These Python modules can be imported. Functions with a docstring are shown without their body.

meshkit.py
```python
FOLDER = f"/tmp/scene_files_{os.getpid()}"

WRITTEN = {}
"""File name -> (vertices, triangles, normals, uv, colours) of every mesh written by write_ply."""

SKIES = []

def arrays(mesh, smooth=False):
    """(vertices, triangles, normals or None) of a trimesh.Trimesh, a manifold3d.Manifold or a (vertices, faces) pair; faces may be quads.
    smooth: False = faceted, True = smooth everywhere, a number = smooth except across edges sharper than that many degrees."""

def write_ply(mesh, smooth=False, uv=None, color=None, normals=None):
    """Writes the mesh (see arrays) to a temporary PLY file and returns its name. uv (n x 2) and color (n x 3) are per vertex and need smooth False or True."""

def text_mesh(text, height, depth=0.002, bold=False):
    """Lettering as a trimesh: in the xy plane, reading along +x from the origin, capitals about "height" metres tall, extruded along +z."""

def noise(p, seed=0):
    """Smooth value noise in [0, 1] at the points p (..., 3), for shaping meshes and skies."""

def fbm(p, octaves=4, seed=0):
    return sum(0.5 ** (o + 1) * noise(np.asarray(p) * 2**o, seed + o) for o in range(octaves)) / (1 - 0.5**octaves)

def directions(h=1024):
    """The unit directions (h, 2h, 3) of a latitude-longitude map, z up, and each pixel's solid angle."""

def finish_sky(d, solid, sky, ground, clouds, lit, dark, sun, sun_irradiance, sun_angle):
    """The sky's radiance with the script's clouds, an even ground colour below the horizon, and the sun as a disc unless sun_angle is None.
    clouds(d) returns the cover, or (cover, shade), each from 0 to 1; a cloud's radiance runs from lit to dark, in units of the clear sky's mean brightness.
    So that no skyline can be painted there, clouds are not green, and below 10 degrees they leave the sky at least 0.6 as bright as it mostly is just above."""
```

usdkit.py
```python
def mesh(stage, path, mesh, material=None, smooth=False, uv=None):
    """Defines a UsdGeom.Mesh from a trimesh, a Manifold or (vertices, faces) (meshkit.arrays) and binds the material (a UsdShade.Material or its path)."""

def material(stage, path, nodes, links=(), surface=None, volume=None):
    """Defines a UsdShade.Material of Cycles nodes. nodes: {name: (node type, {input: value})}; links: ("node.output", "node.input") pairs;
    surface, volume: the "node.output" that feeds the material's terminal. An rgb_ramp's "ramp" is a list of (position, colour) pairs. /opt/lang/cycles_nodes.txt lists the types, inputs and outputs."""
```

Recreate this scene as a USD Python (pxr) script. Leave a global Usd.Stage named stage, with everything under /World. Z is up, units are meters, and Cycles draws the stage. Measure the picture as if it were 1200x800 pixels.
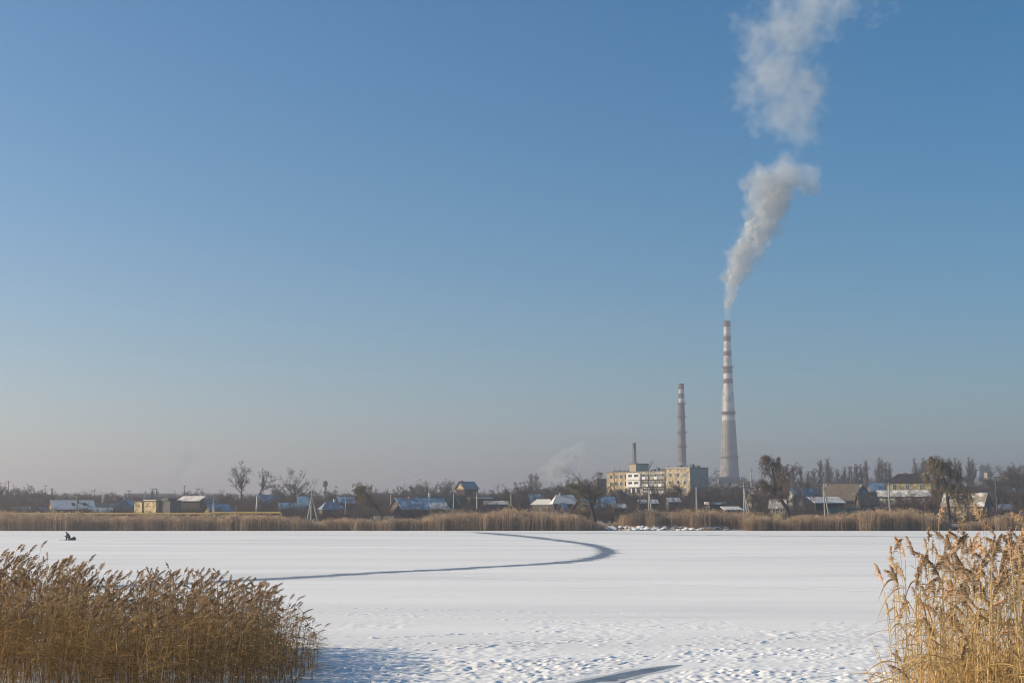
import math, numpy as np, trimesh, usdkit, meshkit, manifold3d
from pxr import Usd, UsdGeom, UsdLux, UsdShade, Gf, Sdf, Vt

# ------------------------------------------------------------------ camera, sky, sun, exposure
stage = Usd.Stage.CreateInMemory()
UsdGeom.SetStageUpAxis(stage, 'Z'); UsdGeom.SetStageMetersPerUnit(stage, 1.0)
W = UsdGeom.Xform.Define(stage, '/World')
EYE, FOC = 4.2, 50.0 / 36.0 * 1200
PITCH = math.atan2(200, FOC)
cam = UsdGeom.Camera.Define(stage, '/World/camera')
cam.CreateFocalLengthAttr(50.0); cam.CreateHorizontalApertureAttr(36.0)
cam.AddTranslateOp().Set(Gf.Vec3d(0, 0, EYE)); cam.AddRotateXOp().Set(90 + math.degrees(PITCH))
cam.CreateClippingRangeAttr(Gf.Vec2f(0.1, 40000))
cam.CreateExposureAttr(0.57)
SUN_AZ, SUN_EL = math.radians(-86), math.radians(22.5)
SD = (math.sin(SUN_AZ) * math.cos(SUN_EL), math.cos(SUN_AZ) * math.cos(SUN_EL), math.sin(SUN_EL))
HAZE_TOP, HAZE_DENSITY = 168.0, 0.00054
LOOKS = '/World/Looks'
sky_m = usdkit.material(stage, LOOKS + '/sky', {
    's': ('sky_texture', dict(sky_type='single_scattering', sun_disc=False, sun_elevation=SUN_EL, sun_rotation=math.atan2(SD[0], SD[1]),
                              aerosol_density=0.4, altitude=230.0, ozone_density=4.0)),
    'h': ('hsv', dict(hue=0.492, saturation=1.35)), 'b': ('background_shader', dict(strength=0.079))},
    [('s.color', 'h.color'), ('h.color', 'b.color')], surface='b.background')
dome = UsdLux.DomeLight.Define(stage, '/World/sky')
UsdShade.MaterialBindingAPI.Apply(dome.GetPrim()).Bind(sky_m)
dome.GetPrim().SetCustomDataByKey('kind', 'structure')
sun = UsdLux.DistantLight.Define(stage, '/World/sun')
sun.CreateNormalizeAttr(True); sun.CreateIntensityAttr(1.2); sun.CreateAngleAttr(0.5); sun.CreateColorAttr(Gf.Vec3f(1, 0.87, 0.66))
sun.AddRotateZOp().Set(math.degrees(math.atan2(SD[1], SD[0])) + 90); sun.AddRotateXOp().Set(90 - math.degrees(SUN_EL))

# ------------------------------------------------------------------ helpers
def at(px, py, D):
    """World x and z of what stands D metres away at that place of the photograph."""
    u, v = (px - 600) / FOC, (400 - py) / FOC
    t = D / (math.cos(PITCH) - v * math.sin(PITCH))
    return u * t, EYE + t * (math.sin(PITCH) + v * math.cos(PITCH))

def sstep(a, b, x):
    t = np.clip((np.asarray(x, float) - a) / (b - a), 0, 1)
    return t * t * (3 - 2 * t)

def ground(x, y):
    """Height of the land behind the lake."""
    x, y = np.asarray(x, float), np.asarray(y, float)
    u = x / np.maximum(y, 1)
    near = np.interp(y, [333, 336, 342, 352, 400, 470], [-0.15, 0.35, 0.9, 1.4, 2.4, 3.6])
    far = np.interp(y, [400, 560, 800, 1200, 2000, 3000, 4200, 12000], [0, 3.8, 11, 25, 32, 44, 50, 50])
    f = 0.42 + 0.58 * sstep(-0.03, 0.10, u) + 0.45 * sstep(0.30, 0.37, u) * sstep(2500, 900, y)
    bumps = (meshkit.fbm(np.stack([x / 60, y / 90, 0 * x], -1), 3, 5) - .5) * np.interp(y, [340, 420, 900, 3000], [0.1, 0.9, 2.5, 12])
    return near + far * f + bumps

def G(x, y): return float(ground(np.array([x]), np.array([y]))[0])

used = {}
def numbered(parent, name):
    k = used.get((parent, name), 0); used[(parent, name)] = k + 1
    return f'{parent}/{name}' + (f'_{k:03d}' if k else '')

labels_seen = {}
def say(prim, label=None, cat=None, group=None, kind=None, category=None):
    cat = cat or category
    for k, v in (('label', label), ('category', cat), ('group', group), ('kind', kind)):
        if v: prim.SetCustomDataByKey(k, v)
    return prim

def path_of(p): return '/World' if p is None else str(p.GetPath())

def obj(name, mesh, mat, parent=None, smooth=False, **k):
    m = usdkit.mesh(stage, numbered(path_of(parent), name), mesh, mat, smooth=smooth).GetPrim()
    return say(m, **k)

def thing(name, loc, rz=0.0, scale=None, **k):
    x = UsdGeom.Xform.Define(stage, numbered('/World', name))
    x.AddTranslateOp().Set(Gf.Vec3d(*map(float, loc)))
    if rz: x.AddRotateZOp().Set(float(rz))
    if scale is not None: x.AddScaleOp().Set(Gf.Vec3f(*map(float, (scale if np.ndim(scale) else [scale] * 3))))
    return say(x.GetPrim(), **k)

def form(name):
    """A class prim: a form that copies refer to."""
    return stage.CreateClassPrim(numbered('/World', name))

def copy_of(src, name, loc, rz=0.0, scale=None, **k):
    p = thing(name, loc, rz, scale, **k)
    p.GetReferences().AddInternalReference(src.GetPath()); p.SetInstanceable(True)
    return p

def scatter(name, protos, pos, rz, scale, idx, tilt=None, **k):
    """A PointInstancer for what nobody could count. protos: list of [(mesh, material, part name)]"""
    pi = UsdGeom.PointInstancer.Define(stage, numbered('/World', name))
    for j, parts in enumerate(protos):
        x = UsdGeom.Xform.Define(stage, f'{pi.GetPath()}/form_{j:03d}')
        for mesh, mat, nm in parts: obj(nm, mesh, mat, x.GetPrim())
        pi.CreatePrototypesRel().AddTarget(x.GetPath())
    n = len(pos)
    pi.CreateProtoIndicesAttr(Vt.IntArray.FromNumpy(np.asarray(idx, np.int32)))
    pi.CreatePositionsAttr(Vt.Vec3fArray.FromNumpy(np.asarray(pos, np.float32)))
    s = np.asarray(scale, float); s = np.repeat(s[:, None], 3, 1) if s.ndim == 1 else s
    pi.CreateScalesAttr(Vt.Vec3fArray.FromNumpy(s.astype(np.float32)))
    h = np.radians(rz) / 2
    pi.CreateOrientationsAttr(Vt.QuathArray([Gf.Quath(float(math.cos(a)), 0, 0, float(math.sin(a))) for a in h]))
    return say(pi.GetPrim(), **k)

class MB:
    """Collects shapes into one mesh."""
    def __init__(s): s.v, s.f, s.n = [], [], 0
    def add(s, v, f):
        v, f = np.asarray(v, float), np.asarray(f, int)
        s.v.append(v); s.f.append(f + s.n); s.n += len(v); return s
    def box(s, c, d, rz=0.0):
        x, y, z = np.array(d, float) / 2
        v = np.array([[-x, -y, -z], [x, -y, -z], [x, y, -z], [-x, y, -z], [-x, -y, z], [x, -y, z], [x, y, z], [-x, y, z]])
        if rz:
            a = math.radians(rz); v[:, :2] = v[:, :2] @ np.array([[math.cos(a), math.sin(a)], [-math.sin(a), math.cos(a)]])
        return s.hexa(v + np.array(c, float))
    def hexa(s, v):
        q = [[0, 3, 2, 1], [4, 5, 6, 7], [0, 1, 5, 4], [1, 2, 6, 5], [2, 3, 7, 6], [3, 0, 4, 7]]
        return s.add(v, [t for a, b, c, d in q for t in ([a, b, c], [a, c, d])])
    def tube(s, pts, r, n=8, cap=True):
        pts = np.asarray(pts, float); r = np.broadcast_to(np.asarray(r, float), len(pts))
        d = np.gradient(pts, axis=0); d /= np.linalg.norm(d, axis=1, keepdims=True)
        ref = np.where(np.abs(d[:, 2:3]) > .9, [[1., 0, 0]], [[0, 0, 1.]])
        a = np.cross(d, ref); a /= np.linalg.norm(a, axis=1, keepdims=True); b = np.cross(d, a)
        t = np.arange(n) * 2 * np.pi / n
        v = pts[:, None] + r[:, None, None] * (a[:, None] * np.cos(t)[None, :, None] + b[:, None] * np.sin(t)[None, :, None])
        f = []
        for i in range(len(pts) - 1):
            for j in range(n):
                k = (j + 1) % n; p, q = i * n, (i + 1) * n
                f += [[p + j, p + k, q + k], [p + j, q + k, q + j]]
        v = v.reshape(-1, 3)
        if cap:
            m = len(v); v = np.vstack([v, pts[:1], pts[-1:]]); e = (len(pts) - 1) * n
            for j in range(n):
                k = (j + 1) % n; f += [[m, k, j], [m + 1, e + j, e + k]]
        return s.add(v, f)
    @property
    def mesh(s): return np.vstack(s.v), np.vstack(s.f)

def outward(mesh):
    t = trimesh.Trimesh(*mesh, process=False); trimesh.repair.fix_normals(t, multibody=True); return t

# ------------------------------------------------------------------ materials
MATS = {}
def slug(c): return '_'.join(f'{int(round(x * 100)):02d}' for x in c)

def plain(name, c, rough=0.8, var=0.25, scale=1.5, bump=0.0, trans=0.0, dirt=None, randomise=0.0):
    """A matt colour that varies in tone with a noise; dirt: (colour, amount, scale) stains."""
    if name in MATS: return MATS[name]
    c = np.array(c, float)
    nodes = {'g': ('geometry', {}), 'n': ('noise_texture', dict(scale=scale, detail=4.0, roughness=0.6)),
             'r': ('rgb_ramp', dict(ramp=[(0.3, tuple(c * (1 - var))), (0.7, tuple(np.minimum(c * (1 + var), .95)))])),
             'p': ('principled_bsdf', dict(roughness=rough, specular_ior_level=0.25))}
    links = [('g.position', 'n.vector'), ('n.fac', 'r.fac')]
    out = 'r.color'
    if dirt:
        nodes['n2'] = ('noise_texture', dict(scale=dirt[2], detail=5.0, roughness=0.7))
        nodes['r2'] = ('rgb_ramp', dict(ramp=[(max(0, .62 - dirt[1] * .5), (0, 0, 0)), (min(1, .74 - dirt[1] * .35), (1, 1, 1))]))
        nodes['x2'] = ('mix_color', dict(b=dirt[0]))
        links += [('g.position', 'n2.vector'), ('n2.fac', 'r2.fac'), ('r2.color', 'x2.fac'), (out, 'x2.a')]; out = 'x2.result'
    if randomise:
        nodes['oi'] = ('object_info', {}); nodes['mr'] = ('map_range', dict(to_min=1 - randomise, to_max=1 + randomise))
        nodes['hs'] = ('hsv', {})
        links += [('oi.random', 'mr.value'), ('mr.result', 'hs.value'), (out, 'hs.color')]; out = 'hs.color'
    links.append((out, 'p.base_color'))
    if bump:
        nodes['bn'] = ('noise_texture', dict(scale=scale * 6, detail=4.0)); nodes['bp'] = ('bump', dict(strength=0.6, distance=bump))
        links += [('g.position', 'bn.vector'), ('bn.fac', 'bp.height'), ('bp.normal', 'p.normal')]
    surf = 'p.BSDF'
    if trans:
        nodes['t'] = ('translucent_bsdf', {}); nodes['mx'] = ('mix_closure', dict(fac=trans))
        links += [(out, 't.color'), ('p.BSDF', 'mx.closure1'), ('t.BSDF', 'mx.closure2')]; surf = 'mx.closure'
    MATS[name] = usdkit.material(stage, f'{LOOKS}/{name}', nodes, links, surface=surf)
    return MATS[name]

def wall_mat(c, dirty=.45): return plain('wall_' + slug(c), c, .9, .16, .8, dirt=(tuple(np.array(c) * .45), dirty, .9))
SNOW, ROOF_SNOW = (0.86, 0.84, 0.81), (.66, .63, .585)
def roof_mat(c, snow=0.0, name='roof'):
    """Roof covering with ribs along the slope and lying snow of a given amount."""
    key = f'{name}_{slug(c)}_{int(snow * 100):02d}'
    if key in MATS: return MATS[key]
    c = np.array(c, float)
    nodes = {'g': ('geometry', {}), 'n': ('noise_texture', dict(scale=.9, detail=5.0, roughness=.65)),
             'r': ('rgb_ramp', dict(ramp=[(.3, tuple(c * .75)), (.7, tuple(np.minimum(c * 1.25, .9)))])),
             'ns': ('noise_texture', dict(scale=.55, detail=6.0, roughness=.7)),
             'rs': ('rgb_ramp', dict(ramp=[(max(0.0, .66 - snow * .5), (0, 0, 0)), (min(1, .74 - snow * .5), (1, 1, 1))])),
             'x': ('mix_color', dict(b=ROOF_SNOW)), 'p': ('principled_bsdf', dict(roughness=.75, specular_ior_level=.3)),
             'w': ('noise_texture', dict(scale=5.0, detail=3.0)), 'bp': ('bump', dict(strength=.5, distance=.05))}
    links = [('g.position', 'n.vector'), ('n.fac', 'r.fac'), ('g.position', 'ns.vector'), ('ns.fac', 'rs.fac'), ('rs.color', 'x.fac'),
             ('r.color', 'x.a'), ('x.result', 'p.base_color'), ('g.position', 'w.vector'), ('w.fac', 'bp.height'), ('bp.normal', 'p.normal')]
    MATS[key] = usdkit.material(stage, f'{LOOKS}/{key}', nodes, links, surface='p.BSDF')
    return MATS[key]

M_snow = plain('snow_drift', SNOW, .9, .05, .4, bump=.05)
M_glass = plain('window_glass', (.05, .06, .07), .15, .3, .5)
GLASS = [M_glass, plain('curtained_glass', (.20, .19, .17), .3, .3, .7), plain('pale_glass', (.11, .13, .15), .2, .3, .7)]; glass_rng = np.random.default_rng(5)
M_frame = plain('window_frame', (.6, .58, .53), .6)
M_darkwood = plain('dark_wood', (.09, .07, .06), .9, .3, 1.2)
M_conc = plain('concrete', (.44, .42, .38), .9, .14, .6, dirt=((.25, .24, .22), .3, .5))
M_pole = plain('pole_concrete', (.46, .43, .37), .9, .15, .8)
M_polewood = plain('pole_wood', (.16, .13, .11), .9, .2, .8)
M_metal = plain('dark_metal', (.10, .10, .11), .5, .2, 1)
M_brick = plain('chimney_brick', (.30, .15, .10), .9, .2, 2.)
M_white = plain('white_plaster', (.72, .69, .64), .9, .1, 1.)
M_bark = plain('bark', (.065, .055, .05), .95, .35, 1.5)
M_bark2 = plain('willow_bark', (.05, .042, .035), .95, .35, 1.5)
M_twig = plain('twigs_grey', (.105, .09, .083), .95, .25, .4, trans=.1)
M_twigw = plain('twigs_willow', (.21, .165, .095), .95, .25, .4, trans=.25)
M_twigb = plain('twigs_brown', (.145, .105, .078), .95, .25, .4, trans=.15)
M_pop = plain('twigs_poplar', (.19, .165, .155), .95, .2, .3, trans=.1)
# reeds
M_rstem = plain('reed_stem', (.60, .42, .19), .75, .3, 6., trans=.25, randomise=.35)
M_rleaf = plain('reed_leaf', (.52, .35, .15), .8, .35, 4., trans=.45, randomise=.4)
M_lstem = plain('left_reed_stem', (.42, .27, .11), .75, .4, 6., trans=.25, randomise=.45)
M_lleaf = plain('left_reed_leaf', (.38, .235, .085), .8, .4, 4., trans=.45, randomise=.5)
M_lplume = plain('left_reed_plume', (.43, .29, .155), .95, .3, 9., trans=.4, randomise=.4)
M_plume = plain('reed_plume', (.56, .40, .25), .95, .25, 9., trans=.4, randomise=.35)
M_fstem = plain('far_reed_stem', (.52, .38, .25), .9, .3, .35, trans=.3, randomise=.22)
M_fplume = plain('far_reed_plume', (.72, .53, .37), .95, .45, .5, trans=.35, randomise=.22)
M_grass = plain('dry_grass', (.52, .36, .20), .95, .3, .4, trans=.3, randomise=.3)

# ------------------------------------------------------------------ the lake: one snow-covered ice sheet, trodden in the foreground
rng = np.random.default_rng(11)
def ice_axis(lo, hi, a, b, fine, grow):
    ax = list(np.arange(a, b + 1e-6, fine)); s = fine
    while ax[-1] < hi: s *= grow; ax.append(min(ax[-1] + s, hi))
    s = fine
    while ax[0] > lo: s *= grow; ax.insert(0, max(ax[0] - s, lo))
    return np.array(ax)
ix, iy = ice_axis(-700, 700, -8, 15, .052, 1.12), ice_axis(-30, 334, 33, 64, .075, 1.12)
IX, IY = np.meshgrid(ix, iy)
zi = np.zeros_like(IX)
def ice_xy(px, py):
    D = 1.0
    v = (400 - py) / FOC; k = (math.sin(PITCH) + v * math.cos(PITCH)) / (math.cos(PITCH) - v * math.sin(PITCH))
    D = -EYE / k
    return at(px, py, D)[0], D
prints = []
def trail(pts, step, jit, wob=.12):
    P = np.array([ice_xy(*p) for p in pts]); seg = np.linalg.norm(np.diff(P, axis=0), axis=1); cum = np.r_[0, np.cumsum(seg)]
    s, side = 0.0, 1
    while s < cum[-1]:
        p = np.array([np.interp(s, cum, P[:, 0]), np.interp(s, cum, P[:, 1])]); q = np.array([np.interp(s + .3, cum, P[:, 0]), np.interp(s + .3, cum, P[:, 1])])
        a = math.atan2(*(q - p)[::-1]) if np.linalg.norm(q - p) > 1e-6 else 0
        p = p + side * .12 * np.array([-math.sin(a), math.cos(a)]) + rng.normal(0, jit, 2)
        prints.append((*p, a + rng.normal(0, wob), rng.uniform(.7, 1.25))); side = -side; s += step * rng.uniform(.8, 1.2)
for pts, st, ji in [
        ([(430, 748), (520, 744), (600, 741), (680, 739)], .55, .1), ([(445, 752), (540, 758), (640, 752), (720, 748)], .6, .25),
        ([(500, 763), (600, 756), (700, 750), (800, 748), (900, 744), (1050, 742)], .5, .3), ([(390, 770), (480, 772), (600, 778), (700, 770), (860, 762), (1050, 758)], .42, .35),
        ([(400, 783), (520, 781), (640, 786), (760, 782), (900, 770), (1050, 768)], .4, .35), ([(740, 758), (850, 752), (960, 747)], .45, .3),
        ([(380, 718), (500, 722), (640, 728), (800, 736), (920, 740)], .9, .05), ([(400, 712), (600, 716), (760, 719)], 1.1, .05),
        ([(700, 775), (820, 766), (900, 752)], .4, .2), ([(560, 790), (650, 797), (720, 795)], .35, .3)]:
    trail(pts, st, ji)
for k_ in range(16):                                    # knots of trampling where people stood or turned
    cx_, cy_ = ice_xy(rng.uniform(400, 1050), rng.triangular(752, 800, 812))
    for _ in range(rng.integers(12, 44)): prints.append((cx_ + rng.normal(0, 1.5), cy_ + rng.normal(0, .9), rng.uniform(0, 6.3), rng.uniform(.5, 1.15)))
for _ in range(90):
    x, y = ice_xy(rng.uniform(390, 1060), rng.triangular(748, 800, 812)); prints.append((x, y, rng.uniform(0, 6.3), rng.uniform(.5, 1.1)))
def row_cols(ax, c, r): return np.searchsorted(ax, c - r), np.searchsorted(ax, c + r)
for (x, y, a, s) in prints:
    i0, i1 = row_cols(iy, y, .6); j0, j1 = row_cols(ix, x, .6)
    dx, dy = IX[i0:i1, j0:j1] - x, IY[i0:i1, j0:j1] - y
    u, w = (dx * math.cos(a) + dy * math.sin(a)) / (.16 * s), (-dx * math.sin(a) + dy * math.cos(a)) / (.085 * s)
    q = np.sqrt(u * u + w * w)
    zi[i0:i1, j0:j1] += s * (-.055 * np.exp(-q ** 4) + .018 * np.exp(-((q - 1.45) / .4) ** 2))
for _ in range(3300):                                # kicked-up crumbs and clods
    if rng.random() < .7:
        q_ = prints[rng.integers(len(prints))]; x, y = q_[0] + rng.normal(0, .45), q_[1] + rng.normal(0, .45)
    else: x, y = ice_xy(rng.uniform(390, 1060), rng.triangular(752, 806, 812))
    r_ = rng.uniform(.05, .13); i0, i1 = row_cols(iy, y, .3); j0, j1 = row_cols(ix, x, .3)
    zi[i0:i1, j0:j1] += rng.uniform(.012, .04) * np.exp(-((IX[i0:i1, j0:j1] - x) ** 2 + (IY[i0:i1, j0:j1] - y) ** 2) / r_ ** 2)
zi = np.clip(zi * .78, -.07, .055)
tread = sstep(66, 48, IY) * sstep(28, 34, IY) * sstep(-8, -5, IX) * sstep(15, 12, IX)
P3 = np.stack([IX * 1.6, IY * 1.1, 0 * IX], -1)
zi += tread * (meshkit.fbm(P3 * 2.2, 3, 3) - .5) * .06 * sstep(.35, .65, meshkit.noise(np.stack([IX / 2.5, IY / 5, 0 * IX], -1), 8))
_c = np.array([ice_xy(*p) for p in [(660, 806), (700, 798), (740, 789), (780, 781.5), (802, 778)]])
_dx = np.interp(IY, _c[:, 1], _c[:, 0]) - IX; zi *= np.where((IY > _c[0, 1] - .5) & (IY < _c[-1, 1] + .5), sstep(.5, 1.6, np.abs(_dx)), 1)      # blown clear beside the bare streak
ICE_Z = float(np.median(zi))
zi -= ICE_Z
n0, n1 = len(iy), len(ix)
k = (np.arange(n0 - 1)[:, None] * n1 + np.arange(n1 - 1)).ravel()
faces = np.vstack([np.stack([k, k + 1, k + n1 + 1], 1), np.stack([k, k + n1 + 1, k + n1], 1)])
ice_m = usdkit.material(stage, LOOKS + '/snowy_ice', {
    'g': ('geometry', {}), 'mp': ('mapping', dict(scale=(.018, .09, 1))), 'n': ('noise_texture', dict(scale=1.0, detail=6.0, roughness=.62)),
    'r': ('rgb_ramp', dict(ramp=[(.28, (.71, .70, .69)), (.5, (.85, .83, .805)), (.70, (.93, .91, .88))])),
    'm2': ('mapping', dict(scale=(.35, 1.3, 1))), 'n2': ('noise_texture', dict(scale=1.0, detail=5.0, roughness=.7)),
    'bp': ('bump', dict(strength=.7, distance=.06)),
    'mps': ('mapping', dict(scale=(.05, .9, 1), rotation=(0, 0, .03))), 'ns': ('noise_texture', dict(scale=1.0, detail=3.0, roughness=.5)),
    'rs': ('rgb_ramp', dict(ramp=[(.62, (1, 1, 1)), (.70, (.9, .91, .93))])), 'mu': ('mix_color', dict(blend_type='multiply', fac=1.0)),
    'p': ('principled_bsdf', dict(roughness=.8, specular_ior_level=.3))},
    [('g.position', 'mp.vector'), ('mp.vector', 'n.vector'), ('n.fac', 'r.fac'), ('g.position', 'm2.vector'), ('m2.vector', 'n2.vector'),
     ('n2.fac', 'bp.height'), ('bp.normal', 'p.normal'), ('g.position', 'mps.vector'), ('mps.vector', 'ns.vector'), ('ns.fac', 'rs.fac'),
     ('r.color', 'mu.a'), ('rs.color', 'mu.b'), ('mu.result', 'p.base_color')], surface='p.BSDF')
obj('frozen_lake', (np.stack([IX, IY, zi], -1).reshape(-1, 3), faces), ice_m, smooth=True, kind='structure', label='snow covered ice of the lake, trodden in front', category='ice')

track_m = usdkit.material(stage, LOOKS + '/bare_ice', {
    'g': ('geometry', {}), 'mp': ('mapping', dict(scale=(.5, .35, 1))), 'n': ('noise_texture', dict(scale=1.0, detail=6.0, roughness=.7)),
    'r': ('rgb_ramp', dict(ramp=[(.35, (.10, .12, .15)), (.62, (.24, .27, .31)), (.8, (.6, .61, .62))])), 'p': ('principled_bsdf', dict(roughness=.45))},
    [('g.position', 'mp.vector'), ('mp.vector', 'n.vector'), ('n.fac', 'r.fac'), ('r.color', 'p.base_color')], surface='p.BSDF')
def ice_height(x, y): 
    j, i = np.clip(np.searchsorted(ix, x), 1, n1 - 2), np.clip(np.searchsorted(iy, y), 1, n0 - 2)
    return max(float(zi[i - 1:i + 2, j - 1:j + 2].max()), 0)
frost_m = plain('frosted_ice', (.52, .53, .545), .6, .3, .5)
def ribbon(name, pts, widths, label, seed, rag=.5, margin=True):
    """A bare strip on the ice; pts in the photograph, widths in metres."""
    P = np.array([ice_xy(*p) for p in pts]); wd = np.array(widths, float)
    t = np.r_[0, np.cumsum(np.linalg.norm(np.diff(P, axis=0), axis=1))]
    from scipy.interpolate import PchipInterpolator
    m = int(min(900, t[-1] / .35)); s = np.linspace(0, t[-1], m)
    C = np.stack([PchipInterpolator(t, P[:, 0])(s), PchipInterpolator(t, P[:, 1])(s)], 1); w = np.interp(s, t, wd)
    d = np.gradient(C, axis=0); d /= np.linalg.norm(d, axis=1, keepdims=True); nrm = np.stack([-d[:, 1], d[:, 0]], 1)
    e1 = w / 2 * (1 + rag * (meshkit.fbm(np.stack([s / 1.4, 0 * s, 0 * s], -1), 5, seed) - .5) * 2)
    e2 = w / 2 * (1 + rag * (meshkit.fbm(np.stack([s / 1.4, 0 * s + 9, 0 * s], -1), 5, seed) - .5) * 2)
    a, b = C + nrm * e1[:, None], C - nrm * e2[:, None]
    rows = [a * (1 - f) + b * f for f in (0, .33, .67, 1)]
    v = np.vstack([np.column_stack([r, [ice_height(x, y) + .006 for x, y in r]]) for r in rows])
    q = np.arange(m - 1)
    f = np.vstack([np.vstack([np.stack([q + k * m, q + 1 + k * m, q + 1 + (k + 1) * m], 1), np.stack([q + k * m, q + 1 + (k + 1) * m, q + (k + 1) * m], 1)]) for k in range(3)])
    o = obj(name, (v, f), track_m, kind='structure', label=label, category='ice track')
    if margin:
        k1, k2 = 1.25 + .9 * meshkit.fbm(np.stack([s / .9, 0 * s + 4, 0 * s], -1), 4, seed + 1), 1.25 + .9 * meshkit.fbm(np.stack([s / .9, 0 * s + 7, 0 * s], -1), 4, seed + 2)
        a2, b2 = C + nrm * (e1 * k1)[:, None], C - nrm * (e2 * k2)[:, None]
        v2 = np.vstack([np.column_stack([r, [ice_height(x, y) + .003 for x, y in r]]) for r in (a2, C, b2)])
        f2 = np.vstack([np.vstack([np.stack([q + k * m, q + 1 + k * m, q + 1 + (k + 1) * m], 1), np.stack([q + k * m, q + 1 + (k + 1) * m, q + (k + 1) * m], 1)]) for k in range(2)])
        obj('frosted_margin', (v2, f2), frost_m, o)
ribbon('bare_ice_track', [(30, 690), (150, 686), (300, 679), (430, 671.5), (520, 667), (600, 662.5), (650, 659.5), (685, 656), (703, 651.5), (712, 646.5), (708, 642.5), (688, 637.5), (655, 633), (618, 628.5), (590, 626), (556, 623.4)],
       [1.6, 1.6, 1.5, 1.5, 1.4, 1.4, 1.4, 1.45, 1.5, 1.4, 1.2, 1.4, 1.7, 2.2, 2.5, 1.8], 'dark bare curve winding across the white ice', 3, .75)
ribbon('bare_ice_track', [(672, 804), (700, 798), (740, 789), (780, 781.5), (799, 778.5)], [.55, .72, .66, .42, .05], 'short dark bare streak on the trodden snow in front', 5, .35)
ribbon('bare_ice_track', [(720, 625), (830, 627), (960, 627.8), (1060, 628.6), (1160, 629.5)], [.3, 2.4, 2.2, 3.0, 1.2], 'thin dark bare line below the right far bank', 7, .9)
ribbon('bare_ice_track', [(500, 623.2), (600, 624.2), (700, 624.6), (760, 625)], [.3, 2.2, 2.2, .3], 'faint thin dark line in front of the middle far bank', 9, .9)

trail_m = plain('packed_snow', (.94, .92, .89), .8, .04, 1.0)
def snow_trail(label, pts, wd, seed):
    global track_m
    keep_m, track_m = track_m, trail_m
    ribbon('snow_trail', pts, [wd] * len(pts), label, seed, .8, False); track_m = keep_m
snow_trail('faint pale trail crossing the middle of the ice', [(540, 675), (760, 683), (900, 688), (1045, 693)], .7, 31)
# near bank under the photographer, outside the picture
bx_, by_ = np.meshgrid(np.linspace(-160, 160, 41), np.array([-120, -60, -30, -12, -3, 3, 7, 10, 13, 16.]))
bz_ = np.interp(by_, [-120, -12, 3, 7, 13, 16], [2.6, 2.6, 2.5, 1.3, .15, -.4]) + ICE_Z * 0
k = (np.arange(9)[:, None] * 41 + np.arange(40)).ravel()
land_nodes = {
    'g': ('geometry', {}), 'n': ('noise_texture', dict(scale=.16, detail=8.0, roughness=.68)),
    'r': ('rgb_ramp', dict(ramp=[(.40, (.13, .095, .065)), (.50, (.24, .185, .125)), (.56, (.62, .6, .57)), (.66, SNOW)])),
    'p': ('principled_bsdf', dict(roughness=.9, specular_ior_level=.2)), 'bn': ('noise_texture', dict(scale=1.2, detail=5.0)), 'bp': ('bump', dict(strength=.8, distance=.3))}
land_m = usdkit.material(stage, LOOKS + '/snowy_land', land_nodes, [('g.position', 'n.vector'), ('n.fac', 'r.fac'), ('r.color', 'p.base_color'), ('g.position', 'bn.vector'), ('bn.fac', 'bp.height'), ('bp.normal', 'p.normal')], surface='p.BSDF')
obj('near_bank', (np.stack([bx_, by_, bz_], -1).reshape(-1, 3), np.vstack([np.stack([k, k + 1, k + 42], 1), np.stack([k, k + 42, k + 41], 1)])), land_m, smooth=True, kind='structure')

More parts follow.
